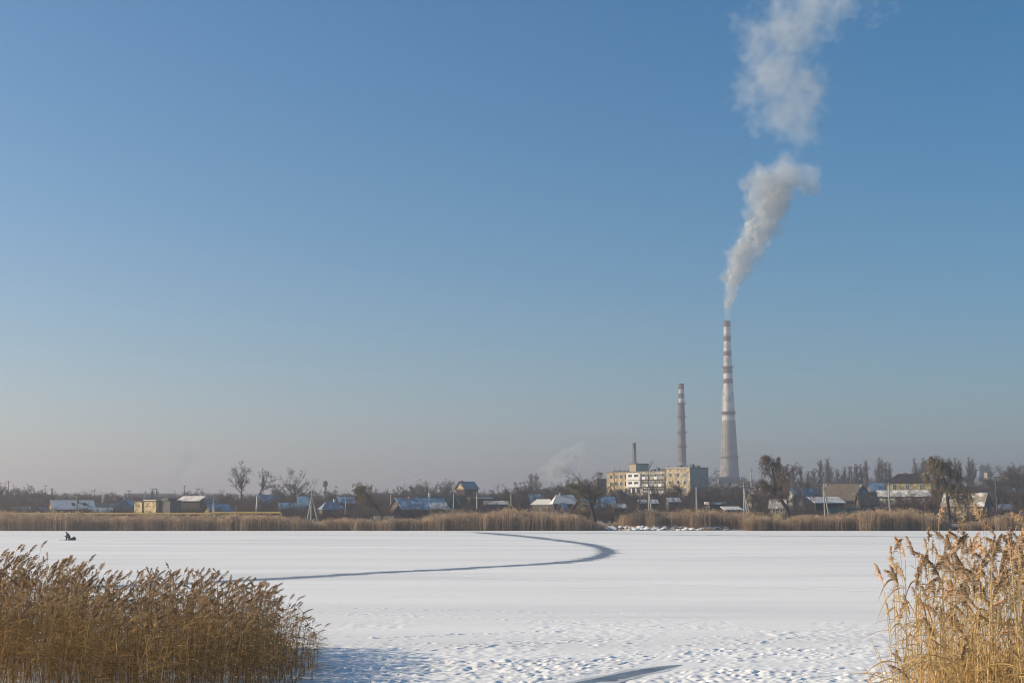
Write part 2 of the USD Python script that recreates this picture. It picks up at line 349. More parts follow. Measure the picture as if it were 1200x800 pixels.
# ------------------------------------------------------------------ the far land, one sheet to the horizon
yd = np.r_[np.arange(333, 352, 1.0), np.geomspace(352, 11800, 110)]
uu = np.r_[np.linspace(-1.4, -.42, 14)[:-1], np.linspace(-.42, .42, 170), np.linspace(.42, 1.4, 14)[1:]]
GX, GY = uu[None, :] * yd[:, None], np.repeat(yd[:, None], len(uu), 1)
GZ = ground(GX, GY)
k = (np.arange(len(yd) - 1)[:, None] * len(uu) + np.arange(len(uu) - 1)).ravel(); n1g = len(uu)
obj('ground', (np.stack([GX, GY, GZ], -1).reshape(-1, 3), np.vstack([np.stack([k, k + 1, k + n1g + 1], 1), np.stack([k, k + n1g + 1, k + n1g], 1)])), land_m, smooth=True, kind='structure', label='snow patched land and hills behind the lake', category='land')

# ------------------------------------------------------------------ factory chimneys
def frustum(rings, n=32):
    """Closed solid of revolution from (z, r) rings."""
    m = MB(); t = np.arange(n) * 2 * np.pi / n
    v = np.vstack([np.column_stack([r * np.cos(t), r * np.sin(t), np.full(n, z)]) for z, r in rings]); f = []
    for i in range(len(rings) - 1):
        for j in range(n):
            k = (j + 1) % n; p, q = i * n, (i + 1) * n; f += [[p + j, p + k, q + k], [p + j, q + k, q + j]]
    e = len(v); v = np.vstack([v, [[0, 0, rings[0][0]], [0, 0, rings[-1][0]]]]); l = (len(rings) - 1) * n
    for j in range(n): k = (j + 1) % n; f += [[e, k, j], [e + 1, l + j, l + k]]
    return m.add(v, f).mesh

def band_mat(name, c, streak): return plain(name, c, .85, .12, .12, dirt=(streak, .38, .25))
M_cred = band_mat('band_red', (.195, .125, .12), (.14, .10, .095))
M_cwhite = band_mat('band_white', (.66, .62, .57), (.42, .38, .34))
M_cgrey = band_mat('shaft_grey', (.34, .31, .275), (.24, .22, .20))
M_cdark = band_mat('shaft_dark', (.17, .14, .14), (.12, .10, .10))
M_cgrim = band_mat('shaft_grimy', (.23, .20, .19), (.15, .13, .13))
M_cpink = band_mat('shaft_pink', (.25, .20, .195), (.19, .15, .145))
def chimney(label, px, D, prof, bands, rings, cap_mat):
    """prof: (photo y, half width in photo pixels); bands: (y top, y bottom, material, part name); rings: photo y of the walkways."""
    s = D / FOC * 1.0
    x, z0 = at(px, prof[-1][0], D)
    zz = lambda y: at(px, y, D)[1] - z0
    rr = lambda y: float(np.interp(y, [p[0] for p in prof], [p[1] for p in prof])) * s
    t = thing('factory_chimney', (x, D, z0), label=label, cat=None); say(t, cat='chimney')
    for y0, y1, mat, nm in bands:
        ys = np.linspace(y1, y0, max(2, int((y1 - y0) / 8) + 2))
        obj(nm, frustum([(zz(y), rr(y)) for y in ys]), mat, t, smooth=40)
    for y in rings:
        m = MB(); z, r = zz(y), rr(y) + .02; tt = np.arange(33) * 2 * np.pi / 32; w = 1.0
        for zc, h, r0, r1 in ((z, .35, r, r + w), (z + 1.1, .12, r + w - .1, r + w), (z + .6, .08, r + w - .08, r + w)):
            for j in range(32):
                a, b = tt[j], tt[j + 1]
                m.hexa([[q * math.cos(u), q * math.sin(u), zc + dz] for dz in (-h / 2, h / 2) for q, u in ((r0, a), (r1, a), (r1, b), (r0, b))])
        for j in range(16):
            u = tt[j * 2]; m.box(((r + w - .05) * math.cos(u), (r + w - .05) * math.sin(u), z + .6), (.1, .1, 1.2), math.degrees(u))
        obj('walkway', m.mesh, M_cred, t)
    m = MB(); ys = np.linspace(prof[-1][0], prof[0][0], 24); a = math.radians(205)
    pts = np.array([[(rr(y) + .45) * math.cos(a), (rr(y) + .45) * math.sin(a), zz(y)] for y in ys])
    m.tube(pts + [.25 * -math.sin(a), .25 * math.cos(a), 0], .06, 4); m.tube(pts - [.25 * -math.sin(a), .25 * math.cos(a), 0], .06, 4)
    obj('ladder', m.mesh, M_metal, t)
    y = prof[0][0]; r = rr(y); obj('flue_lip', frustum([(zz(y) - .1, r + .15), (zz(y) + .45, r + .15), (zz(y) + .45, r - .35), (zz(y) - .1, r - .35)]), cap_mat, t, smooth=40)
    return t
R_, Wh, Gr = M_cred, M_cwhite, M_cgrey
big = chimney('tall smoking red and white banded chimney, the highest of all', 855.2, 1200,
    [(377, 4.1), (400, 4.3), (430, 5.2), (450, 5.8), (484, 7.3), (520, 9.0), (560, 11.0)],
    [(377, 383, R_, 'red_band'), (383, 394, Wh, 'white_band'), (394, 400, R_, 'red_band'), (400, 411.5, Wh, 'white_band'), (411.5, 417, R_, 'red_band'), (417, 430.4, Wh, 'white_band'),
     (430.4, 437.5, R_, 'red_band'), (437.5, 444, Wh, 'white_band'), (444, 449.5, R_, 'red_band'), (449.5, 482.4, Wh, 'white_band'), (482.4, 486.5, R_, 'red_band'), (486.5, 493, Wh, 'white_band'), (493, 560, Gr, 'concrete_shaft')],
    [430.4, 483.8, 536], R_)
chimney('shorter faded banded chimney standing behind the yellow block', 800, 1150,
    [(450, 3.2), (475, 3.6), (507, 4.2), (547, 4.8), (570, 5.2)],
    [(450, 456, M_cdark, 'dark_band'), (456, 461, Wh, 'white_band'), (461, 466.5, M_cdark, 'dark_band'), (466.5, 472.5, Wh, 'white_band'), (472.5, 489, M_cdark, 'dark_band'), (489, 507, M_cgrim, 'concrete_shaft'),
     (507, 512, M_cdark, 'dark_band'), (512, 523.5, M_cpink, 'faded_band'), (523.5, 541, M_cpink, 'red_band'), (541, 570, Gr, 'concrete_shaft')], [473, 489, 507, 523.5], M_cdark)
chimney('plain thin grey chimney rising behind the apartment block tower', 744, 800, [(519.5, 1.7), (550, 2.5), (575, 2.8)], [(519.5, 526, M_cdark, 'dark_band'), (526, 575, Gr, 'concrete_shaft')], [], M_cdark)

# ------------------------------------------------------------------ houses
def solid(prof, L, axis='x'):
    """A prism: convex profile of (b, z) points pushed along a from -L/2 to L/2; axis says whether a is x or y."""
    n = len(prof); v = np.array([[a, b, z] for a in (-L / 2, L / 2) for b, z in prof], float)
    if axis == 'y': v = v[:, [1, 0, 2]]
    f = [[0, i, i + 1] for i in range(1, n - 1)] + [[n, n + i + 1, n + i] for i in range(1, n - 1)]
    for i in range(n):
        j = (i + 1) % n; f += [[i, n + i, n + j], [i, n + j, j]]
    return outward((v, f))

def join(*ms): return trimesh.util.concatenate(list(ms))

def window(t, w, d, face, u, z, ww, wh, frame=None, glass=None, bars=True):
    fr, pa = MB(), MB()
    def put(m, uu, zz, sw, sh, th, out):
        if face in 'fb':
            sg = -1 if face == 'f' else 1
            m.box(((uu) * w - w / 2, sg * (d / 2 + out), zz), (sw, th, sh))
        else:
            sg = -1 if face == 'l' else 1
            m.box((sg * (w / 2 + out), uu * d - d / 2, zz), (th, sw, sh))
    span = w if face in 'fb' else d
    b = .10
    for du, dz, sw, sh in ((-ww / 2, 0, b, wh + b), (ww / 2, 0, b, wh + b), (0, wh / 2, ww - b, b), (0, -wh / 2, ww - b, b)) + (((0, 0, .06, wh - b),) if bars else ()):
        put(fr, u + du / span, z + dz, sw, sh, .12, .02)
    put(pa, u, z, ww - b, wh - b, .06, .0)
    win = obj('window', fr.mesh, frame or M_frame, t)
    obj('pane', pa.mesh, glass or GLASS[int(glass_rng.choice(3, p=[.55, .2, .25]))], win)

def house(label, D, pxs, y_ridge, y_eave, rz, wall, roof, name='house', cat='house', d=None, ridge='x', kind='gable', over=.35, wins=(), chim=(), door=None, end=None, end_top=False, group=None, hip=.3, base=None, fascia=None):
    s, a = D / FOC, math.radians(abs(rz))
    l, c, r = pxs
    if rz > 0: d, w = (c - l) * s / math.sin(a), (r - c) * s / math.cos(a)
    elif rz < 0: w, d = (c - l) * s / math.cos(a), (r - c) * s / math.sin(a)
    else: w, c = (r - l) * s, l
    w, d = max(w - 2 * over * .6, .8), max(d - over * .6, .8)
    cx, _ = at(c, y_eave, D); R = np.array([[math.cos(math.radians(rz)), -math.sin(math.radians(rz))], [math.sin(math.radians(rz)), math.cos(math.radians(rz))]])
    o = R @ np.array([w / 2 if rz >= 0 else -w / 2, d / 2]); X, Y = cx + o[0], D + o[1]
    ze, zr = at(c, y_eave, D)[1], at(c, y_ridge, Y if kind != 'flat' else D)[1]
    zb = min(G(X + q[0], Y + q[1]) for q in (R @ np.array([i * w / 2, j * d / 2]) for i in (-1, 1) for j in (-1, 1))) - .3
    zb = min(zb, ze - 1.6)
    he, hr = ze - zb, max(zr - zb, ze - zb + .05)
    t = thing(name, (X, Y, zb), rz, label=label, group=group); say(t, cat=cat)
    L, B = (w, d) if ridge == 'x' else (d, w)
    if kind == 'gable':
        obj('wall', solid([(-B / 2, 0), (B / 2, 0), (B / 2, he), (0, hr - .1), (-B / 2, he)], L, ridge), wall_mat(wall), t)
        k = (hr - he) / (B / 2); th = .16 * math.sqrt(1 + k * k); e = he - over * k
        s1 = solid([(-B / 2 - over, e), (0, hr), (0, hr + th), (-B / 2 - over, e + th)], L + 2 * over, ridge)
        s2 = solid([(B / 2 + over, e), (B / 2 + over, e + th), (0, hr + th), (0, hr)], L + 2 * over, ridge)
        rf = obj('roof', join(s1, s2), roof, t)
        fb = MB()
        for sg in (-1, 1):
            for q in (-1, 1):
                pts = [[sg * (L / 2 + over + .03), q * (B / 2 + over), e - .05], [sg * (L / 2 + over + .03), 0, hr - .02]]
                pts = [p if ridge == 'x' else [p[1], p[0], p[2]] for p in pts]
                fb.tube(pts, .11, 4)
        obj('verge_board', fb.mesh, fascia or M_darkwood, t)
    elif kind == 'hip':
        obj('wall', solid([(-B / 2, 0), (B / 2, 0), (B / 2, he), (-B / 2, he)], L, ridge), wall_mat(wall), t)
        l2, b2, rg = L / 2 + over, B / 2 + over, (L / 2) * (1 - hip)
        v = np.array([[-l2, -b2, he], [l2, -b2, he], [l2, b2, he], [-l2, b2, he], [-l2, -b2, he + .14], [l2, -b2, he + .14], [l2, b2, he + .14], [-l2, b2, he + .14], [-rg, 0, hr + .1], [rg, 0, hr + .1]])
        if ridge == 'y': v = v[:, [1, 0, 2]]
        f = [[0, 2, 1], [0, 3, 2], [0, 1, 5], [0, 5, 4], [1, 2, 6], [1, 6, 5], [2, 3, 7], [2, 7, 6], [3, 0, 4], [3, 4, 7], [4, 5, 9], [4, 9, 8], [6, 7, 8], [6, 8, 9], [5, 6, 9], [7, 4, 8]]
        rf = obj('roof', outward((v, f)), roof, t)
    elif kind == 'shed':
        obj('wall', solid([(-B / 2, 0), (B / 2, 0), (B / 2, hr - .03), (-B / 2, he - .03)], L, ridge), wall_mat(wall), t)
        k = (hr - he) / B
        rf = obj('roof', solid([(-B / 2 - over, he - over * k), (B / 2 + over, hr + over * k), (B / 2 + over, hr + over * k + .16), (-B / 2 - over, he - over * k + .16)], L + 2 * over, ridge), roof, t)
    else:
        obj('wall', solid([(-B / 2, 0), (B / 2, 0), (B / 2, he), (-B / 2, he)], L, ridge), wall_mat(wall), t)
        rf = obj('roof', MB().box((0, 0, he + (hr - he) / 2 + .003), (w + 2 * over, d + 2 * over, max(hr - he, .12))).mesh, roof, t)
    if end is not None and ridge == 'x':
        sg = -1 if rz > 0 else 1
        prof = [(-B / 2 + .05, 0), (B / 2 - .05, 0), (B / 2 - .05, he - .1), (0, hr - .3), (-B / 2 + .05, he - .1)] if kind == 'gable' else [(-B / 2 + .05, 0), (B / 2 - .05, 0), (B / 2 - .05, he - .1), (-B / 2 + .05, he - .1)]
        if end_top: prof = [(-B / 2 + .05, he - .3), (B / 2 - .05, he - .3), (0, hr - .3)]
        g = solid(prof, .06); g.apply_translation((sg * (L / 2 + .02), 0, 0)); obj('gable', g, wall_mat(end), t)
    for (face, u, dz, ww, wh) in wins: window(t, w, d, face, u, he - dz, ww, wh)
    if door:
        face, u, ww, wh, mat = door
        p = ((u * w - w / 2), -d / 2 - .02, .3 + wh / 2) if face == 'f' else ((-1 if face == 'l' else 1) * (w / 2 + .02), u * d - d / 2, .3 + wh / 2)
        obj('door', MB().box(p, (ww, .08, wh) if face == 'f' else (.08, ww, wh)).mesh, mat, t)
    for (u, b, h, sz, mat) in chim:
        q = (u * L - L / 2, b * B - B / 2); q = q if ridge == 'x' else (q[1], q[0])
        m = MB().box((q[0], q[1], hr + h / 2 - .5), (sz, sz, h + 1.0)).box((q[0], q[1], hr + h + .05), (sz + .14, sz + .14, .14))
        obj('chimney', m.mesh, mat, rf)
    return t, w, d, he, hr

BLUE, GREY, BROWN = (.24, .27, .30), (.26, .25, .25), (.16, .115, .08)
HS = [  # label, D, (left, corner, right), ridge y, eave y, rz, wall, roof, options
    ('low house with pale blue snowy roof at the far left', 420, (11, 15, 34), 594, 598.5, 20, (.12, .11, .11), roof_mat((.27, .31, .36), .5), {}),
    ('rusty brown shed above the low pale blue roof', 460, (10, 13, 34), 587.5, 592.5, 15, (.20, .14, .10), roof_mat((.22, .15, .12), .25), dict(name='shed', cat='shed')),
    ('small dark gabled shed left of the grey snow roofed house', 385, (36, 45, 54), 594.5, 601, 0, (.10, .095, .10), roof_mat((.22, .22, .23), .2), dict(d=6, ridge='y', name='shed', cat='shed')),
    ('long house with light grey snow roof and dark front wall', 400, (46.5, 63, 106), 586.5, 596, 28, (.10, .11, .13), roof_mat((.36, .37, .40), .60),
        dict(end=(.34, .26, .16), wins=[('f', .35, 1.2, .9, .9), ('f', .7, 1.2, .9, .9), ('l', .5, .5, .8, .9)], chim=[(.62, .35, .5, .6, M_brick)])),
    ('low house with long plain blue metal roof', 425, (104, 108, 139), 590.5, 599, 20, (.10, .11, .14), roof_mat(BLUE, .05), {}),
    ('low shed with white snow roof before the blue roof', 388, (107, 109, 131), 595.3, 599.8, 12, (.10, .09, .085), roof_mat((.5, .5, .5), .9), dict(name='shed', cat='shed')),
    ('house with dark red roof behind the blue gable', 450, (131, 133, 146), 584, 591, 15, (.15, .10, .09), roof_mat((.16, .08, .07), .3), dict(chim=[(.3, .5, .8, .6, M_brick)])),
    ('blue metal gabled barn left of the yellow stone ruin', 405, (137.5, 145, 154.5), 586.2, 592.2, 0, (.17, .24, .32), roof_mat((.26, .29, .32), .15), dict(d=9, ridge='y', over=.2, name='barn', cat='barn')),
    ('long pale factory hall with a band of blue windows', 900, (144, 147, 202), 577.6, 579, 20, (.50, .42, .36), roof_mat((.40, .38, .36), .3), dict(kind='flat', name='factory_hall', cat='factory', over=.3)),
    ('dark walled house under a flat white roof slab', 425, (204, 234, 238), 582.4, 585.8, -30, (.06, .052, .045), roof_mat((.42, .40, .38), .45), dict(kind='shed', over=.5)),
    ('teal two storey house with arched windows', 432, (226, 237, 253), 581.6, 585, 38, (.30, .44, .47), roof_mat((.12, .13, .14), .2), dict(kind='hip', over=.3, hip=.9)),
    ('small house with yellow gable and bright blue roof', 372, (235, 248, 270), 591.2, 599.6, 38, (.13, .11, .09), roof_mat((.25, .31, .35), .0), dict(end=(.50, .36, .18), wins=[('l', .5, .6, .5, .6)])),
    ('grey roofed house behind the two bare trees', 440, (298, 306, 328), 580.5, 589, 32, (.16, .12, .09), roof_mat((.20, .24, .29), .3), dict(end=(.2, .16, .12))),
    ('low house with patchy white roof right of the bare trees', 405, (324, 329, 347), 589.5, 594.5, 25, (.12, .11, .10), roof_mat((.24, .26, .30), .5), {}),
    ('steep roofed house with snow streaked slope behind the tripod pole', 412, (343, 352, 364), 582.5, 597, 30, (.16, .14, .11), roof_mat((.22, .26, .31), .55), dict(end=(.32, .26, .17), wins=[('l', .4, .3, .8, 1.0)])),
    ('low dark house with grey blue hip roof and white flue', 380, (371, 378, 404), 587.6, 597, 22, (.085, .09, .085), roof_mat((.17, .23, .29), .2), dict(kind='hip', hip=.5, end=(.36, .36, .20), chim=[(.62, .5, .5, .45, M_white)])),
    ('old house with patchy blue roof and brown gable', 384, (453, 472, 526), 584, 596, 32, (.085, .095, .11), roof_mat((.26, .29, .32), .34), dict(end=(.15, .115, .09), wins=[('l', .5, .6, .7, .8), ('f', .6, 1.0, .9, .9)], chim=[(.3, .5, .4, .8, M_brick)])),
    ('dark porch gable in front of the patchy blue roof', 374, (458, 467, 475), 593.2, 603, 0, (.10, .09, .10), roof_mat((.10, .09, .09), .1), dict(d=5, ridge='y', over=.25, name='porch', cat='porch')),
    ('house with dark green metal roof and white flue', 415, (486, 492, 540), 581, 593, 14, (.07, .11, .09), roof_mat((.055, .10, .075), .05), dict(chim=[(.28, .42, .9, .5, M_white)])),
    ('green gabled barn beside the green roofed house', 398, (519, 531, 544), 583, 596.8, 0, (.045, .15, .12), roof_mat((.09, .09, .09), .15), dict(d=10, ridge='y', over=.3, name='barn', cat='barn')),
    ('low lean-to with snow lying on its tin roof', 380, (504, 506, 525), 590.5, 595.6, 15, (.09, .09, .09), roof_mat((.30, .30, .31), .42), dict(kind='shed', name='shed', cat='shed')),
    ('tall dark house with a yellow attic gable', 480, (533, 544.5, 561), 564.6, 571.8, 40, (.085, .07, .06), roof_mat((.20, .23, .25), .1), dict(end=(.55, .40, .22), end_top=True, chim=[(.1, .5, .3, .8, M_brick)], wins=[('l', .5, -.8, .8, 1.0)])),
    ('long low shed with a flat white roof', 432, (548, 551, 577), 582.3, 584.2, 12, (.12, .10, .09), roof_mat((.6, .6, .6), .8), dict(kind='flat', name='shed', cat='shed')),
    ('far house with pale blue snowy slope beside the yellow house', 430, (618, 622, 636), 580, 588, 25, (.12, .11, .11), roof_mat((.30, .34, .39), .6), {}),
    ('low yellow house under a snowy hip roof', 392, (622, 647, 651), 585, 591.3, -24, (.46, .34, .19), roof_mat((.34, .29, .25), .62), dict(kind='hip', hip=.35, wins=[('f', .22, .65, .8, .8), ('f', .5, .65, .8, .8), ('f', .78, .65, .8, .8)])),
    ('house with large pale blue snowy roof and yellow flue', 388, (646, 649, 679), 580, 590.3, 10, (.10, .09, .09), roof_mat((.30, .34, .40), .6), dict(kind='hip', hip=.3, chim=[(.33, .5, .5, .5, plain('yellow_brick', (.55, .42, .22)))])),
    ('small brown gabled porch before the pale blue roof', 377, (653, 661, 667), 590, 596, 55, (.16, .12, .09), roof_mat((.25, .28, .34), .3), dict(end=(.26, .20, .14), over=.25, name='porch', cat='porch')),
    ('tan gabled house with dark red verge left of the big tree', 380, (671, 688, 698), 585, 594, 62, (.20, .16, .12), roof_mat((.22, .19, .19), .35), dict(end=(.26, .20, .13), over=.3, fascia=plain('red_board', (.16, .06, .05)))),
    ('house with snowy slope behind the big tree trunk', 402, (689, 694, 724), 583, 594, 18, (.15, .12, .10), roof_mat((.25, .26, .30), .45), {}),
    ('dark hip roofed house in front of the yellow block', 470, (716, 726, 738), 574.5, 581, 42, (.09, .08, .08), roof_mat((.065, .055, .055), .05), dict(kind='hip', hip=.6)),
    ('low shed under a thick white snow roof left of the trestle pole', 366, (848, 851, 872), 594, 597.3, 10, (.16, .13, .1), roof_mat((.6, .58, .55), .9), dict(kind='shed', name='shed', cat='shed')),
    ('brown roofed house behind the leaning willow', 445, (878, 881, 908), 574, 579, 12, (.22, .17, .12), roof_mat((.30, .23, .16), .35), dict(chim=[(.5, .5, .9, .4, M_white)])),
    ('small yellow cottage with two windows under the leaning willow', 362, (902, 920, 924), 586, 593.2, -26, (.52, .41, .22), roof_mat((.24, .23, .23), .25), dict(wins=[('f', .28, 1.1, .8, .9), ('f', .72, 1.1, .8, .9)])),
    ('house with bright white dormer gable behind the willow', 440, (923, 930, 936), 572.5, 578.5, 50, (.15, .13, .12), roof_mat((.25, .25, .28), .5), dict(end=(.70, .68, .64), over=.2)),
    ('house with wide grey blue roof behind the willow', 425, (938, 945, 966), 573.5, 588, 28, (.11, .11, .13), roof_mat((.18, .24, .30), .25), dict(end=(.12, .12, .14))),
    ('open shed with flat snowy roof and dark front', 386, (952, 956, 993), 583, 588.5, 12, (.05, .05, .055), roof_mat((.36, .36, .38), .5), dict(kind='shed', name='shed', cat='shed', over=.6)),
    ('large house with weathered brown slate roof and brick flue', 430, (966, 1005, 1009), 568.4, 583.5, -18, (.17, .14, .11), roof_mat((.215, .17, .12), .04), dict(chim=[(.12, .62, .8, .8, M_brick), (.05, .55, .3, .9, M_white)])),
    ('turquoise gabled house behind the brown roof', 452, (1004, 1012, 1019), 568.5, 577.5, 0, (.12, .28, .34), roof_mat((.19, .17, .14), .1), dict(d=8, ridge='y', over=.25)),
    ('low house with dark brown roof below the turquoise gable', 405, (1006, 1008, 1031), 577.8, 589.5, 8, (.13, .11, .09), roof_mat((.17, .14, .10), .08), {}),
    ('far house with patchy snow roof left of the yellow house', 540, (1017, 1021, 1041), 566.5, 574.5, 20, (.13, .12, .12), roof_mat((.22, .21, .23), .45), {}),
    ('yellow two storey house with dark hip roof', 452, (1044, 1091, 1097), 555.2, 565.2, -27, (.55, .43, .22), roof_mat((.028, .024, .027), .02),
        dict(kind='hip', hip=.48, wins=[('f', .18, 1.35, 1.1, 1.8), ('f', .47, 1.35, 1.1, 1.8), ('f', .78, 1.35, 1.1, 1.8), ('r', .5, 1.35, 1.1, 1.8)], chim=[(.4, .6, .3, .8, M_brick), (.8, .6, .3, .8, M_white)])),
    ('long white outbuilding with snow roof before the yellow house', 424, (1028, 1091, 1095), 574.5, 581.6, -24, (.62, .56, .47), roof_mat((.33, .32, .32), .38), dict(kind='hip', hip=.12, over=.45, wins=[('f', .3, 1.4, .9, 1.0), ('f', .6, 1.4, .9, 1.0)])),
    ('plank barn with yellow boards and snowy roof right of the willow', 362, (1112, 1152, 1167), 578.5, 591, -40, (.50, .37, .18), roof_mat((.26, .21, .16), .28), dict(end=(.09, .085, .09), over=.5, name='barn', cat='barn')),
    ('low house with blue wall and snow roof at the right edge', 405, (1169, 1173, 1192), 591, 596.5, 15, (.13, .17, .26), roof_mat((.5, .5, .52), .8), {}),
    ('small house with snow roof on the wooded hill at right', 470, (1177, 1180, 1198), 583.6, 589, 15, (.13, .12, .14), roof_mat((.4, .4, .43), .7), {}),
    ('low snow patched roof in the scrub below the white balconies', 402, (746, 749, 773), 585.8, 589.2, 12, (.10, .09, .085), roof_mat((.22, .21, .21), .45), dict(name='shed', cat='shed')),
    ('small snow patched roof in the scrub below the yellow block', 415, (781, 784, 799), 583.5, 587.2, 15, (.11, .10, .09), roof_mat((.22, .21, .21), .5), dict(name='shed', cat='shed')),
    ('low dark garage in the scrub below the dark end wall', 395, (829, 832, 852), 587.6, 591, 10, (.09, .08, .08), roof_mat((.17, .15, .14), .25), dict(kind='flat', name='garage', cat='garage')),
    ('small roof with snow on the slope behind the tall brownish pole', 520, (1147, 1150, 1167), 576.6, 581, 18, (.12, .11, .11), roof_mat((.24, .23, .24), .5), {}),
    ('highest small snowy roof among the trees of the right hill', 540, (1181, 1184, 1199), 571, 575.5, 18, (.12, .11, .11), roof_mat((.24, .23, .24), .5), {}),
    ('low grey roofed house between the dark hip roof and the next pole', 425, (394, 398, 416), 582.5, 588, 22, (.12, .11, .10), roof_mat((.22, .24, .27), .35), dict(chim=[(.5, .5, .5, .5, M_brick)])),
    ('long dark low barn behind the dark plank fence', 425, (566, 569, 597), 587, 590.5, 10, (.09, .085, .08), roof_mat((.20, .19, .19), .35), dict(name='barn', cat='barn')),
    ('small roof with snow half hidden in the far left trees', 500, (27, 31, 49), 584, 588, 18, (.13, .12, .11), roof_mat((.24, .24, .26), .5), {}),
    ('low brown shed right of the big bank tree', 385, (717, 720, 735), 590.5, 594.5, 14, (.12, .095, .075), roof_mat((.22, .19, .17), .4), dict(name='shed', cat='shed')),
    ('dark roofed house among the scrub left of the leaning tree', 470, (408, 413, 434), 584, 590, 22, (.14, .11, .09), roof_mat((.20, .17, .13), .35), {}),
]
houses = {}
for (lab, D, pxs, yr, ye, rz, wc, rm, kw) in HS:
    houses[lab] = house(lab, D, pxs, yr, ye, rz, wc, rm, **kw)

# skylights on the long grey house
t, w, d, he, hr = houses['long house with light grey snow roof and dark front wall']
k = (hr - he) / (d / 2)
for u in (.50, .78):
    b = -.26 * d; z = hr + b * k * 1.0 + .2
    v = MB().hexa([[u * w - w / 2 + i * .45, b + j * .6, z + j * .6 * k + dz] for dz in (-.05, .10) for i, j in ((-1, -1), (1, -1), (1, 1), (-1, 1))])
    obj('skylight', v.mesh, M_glass, t)
# the band of windows of the factory hall, bay by bay
t, w, d, he, hr = houses['long pale factory hall with a band of blue windows']
M_bglass = plain('blue_glass', (.10, .19, .26), .2, .3, .2)
for i in range(14):
    obj('window', MB().box((-w / 2 + w * (.10 + .88 * (i + .5) / 14), -d / 2 - .05, he - 1.6), (w * .88 / 14 - .15, .2, 2.4)).mesh, M_bglass, t)
for i in range(3): obj('roof_vent', MB().box((-w * .1 + i * w * .12, 0, hr + .6), (1.2, 1.2, 1.4)).mesh, M_cgrey, t)
# arched windows of the teal house
t, w, d, he, hr = houses['teal two storey house with arched windows']
def arch(w_, h_, n=8):
    a = np.linspace(0, np.pi, n); return [(-w_ / 2, 0), (w_ / 2, 0)] + [(w_ / 2 * math.cos(q), h_ - w_ / 2 + w_ / 2 * math.sin(q)) for q in a]
for u in (.22, .52, .82):
    g = solid(arch(.95, 1.35), .10, 'y'); g.apply_translation((u * w - w / 2, -d / 2 - .02, he - 2.1)); win = obj('window', g, M_frame, t)
    g = solid(arch(.75, 1.15), .06, 'y'); g.apply_translation((u * w - w / 2, -d / 2 - .06, he - 2.0)); obj('pane', g, M_glass, win)
for u in (.3, .7):
    window(t, w, d, 'l', u, he - 1.5, .8, 1.3)
# plank barn: every board of the lit front
t, w, d, he, hr = houses['plank barn with yellow boards and snowy roof right of the willow']
pr = np.random.default_rng(4)
PL = [plain(f'plank_{n}', c, .85, .3, 1.4, dirt=((.12, .08, .05), .45, 1.6)) for n, c in (('gold', (.56, .38, .15)), ('tan', (.50, .39, .22)), ('pale', (.60, .50, .32)))]
M_dk = plain('plank_dark', (.10, .095, .10), .9, .3, 1.5)
nb = 26
for i in range(nb):
    bw = w / nb
    obj('plank', MB().box((-w / 2 + bw * (i + .5), -d / 2 - .035 - .02 * pr.random(), he / 2 + .2), (bw - .035, .05, he - .5 - .2 * pr.random())).mesh, PL[pr.integers(3)], t)
for i in range(12):
    bw = d / 12; y = -d / 2 + bw * (i + .5); top = he + (hr - he) * (1 - abs(y) / (d / 2)) - .45
    obj('plank', MB().box((w / 2 + .085 + .02 * pr.random(), y, top / 2), (.05, bw - .03, top)).mesh, M_dk, t)
for u in (.30, .62): obj('post', MB().box((u * w - w / 2, -d / 2 - .13, he / 2), (.22, .12, he)).mesh, M_darkwood, t)

# stone ruin: two yellow blocks with beam holes and a dark wing
STY, STD = (.66, .50, .28), (.20, .19, .17)
def stone_block(t, x0, x1, y0, y1, z0, z1, mat, holes, nm='wall'):
    m = MB().box(((x0 + x1) / 2, (y0 + y1) / 2, (z0 + z1) / 2), (x1 - x0, y1 - y0, z1 - z0)); obj(nm, m.mesh, mat, t)
    for hx, hz in holes: obj('beam_hole', MB().box((x0 + (x1 - x0) * hx, y0 - .005, z0 + (z1 - z0) * hz), (.32, .05, .36)).mesh, M_glass, t)
Dr = 360; xr, _ = at(170, 600, Dr); zg = G(xr, Dr) - .3; ru = Dr / FOC
t = thing('stone_ruin', (xr, Dr, zg), -38, label='roofless yellow stone building with small square holes and dark wing', cat='ruin')
zt1, zt2, zt3 = (at(170, y, Dr)[1] - zg for y in (587.6, 586.3, 586.5))
wm = plain('yellow_stone', STY, .95, .22, 1.2, dirt=((.22, .18, .12), .38, .9)); wd = plain('grey_stone', (.13, .125, .115), .95, .2, 1.2)
def rowm(m): return m * ru / .79
stone_block(t, -rowm(16), -rowm(4.6), 0, 3, 0, zt1, wm, [(.2, .8), (.66, .8), (.2, .38), (.66, .38)])
stone_block(t, -rowm(.5), rowm(16.2), -.2, 3.2, 0, zt2, wm, [(.15, .76), (.5, .76), (.87, .76), (.15, .34), (.53, .34), (.87, .34)])
stone_block(t, rowm(16.3), rowm(32), .8, 4.2, 0, zt3, wd, [], 'wing_wall')
obj('recess', MB().box((-rowm(2.5), 1.4, zt1 * .47), (rowm(4.0), 2.4, zt1 * .94)).mesh, wd, t)
obj('doorway', MB().box((-rowm(2.4), .17, 1.0), (rowm(2.6), .1, 2.0)).mesh, M_glass, t)
obj('lintel', MB().box((-rowm(2.3), .15, 2.15), (rowm(4.0), .4, .25)).mesh, wm, t)
obj('roof_slab', MB().box((rowm(7.8), 1.5, zt2 + .12), (rowm(18.2), 4.0, .22)).mesh, plain('pale_slab', (.62, .56, .46), .9), t)
obj('coping', MB().box((-rowm(10.4), 1.5, zt1 + .1), (rowm(11.8), 3.3, .18)).mesh, wd, t)
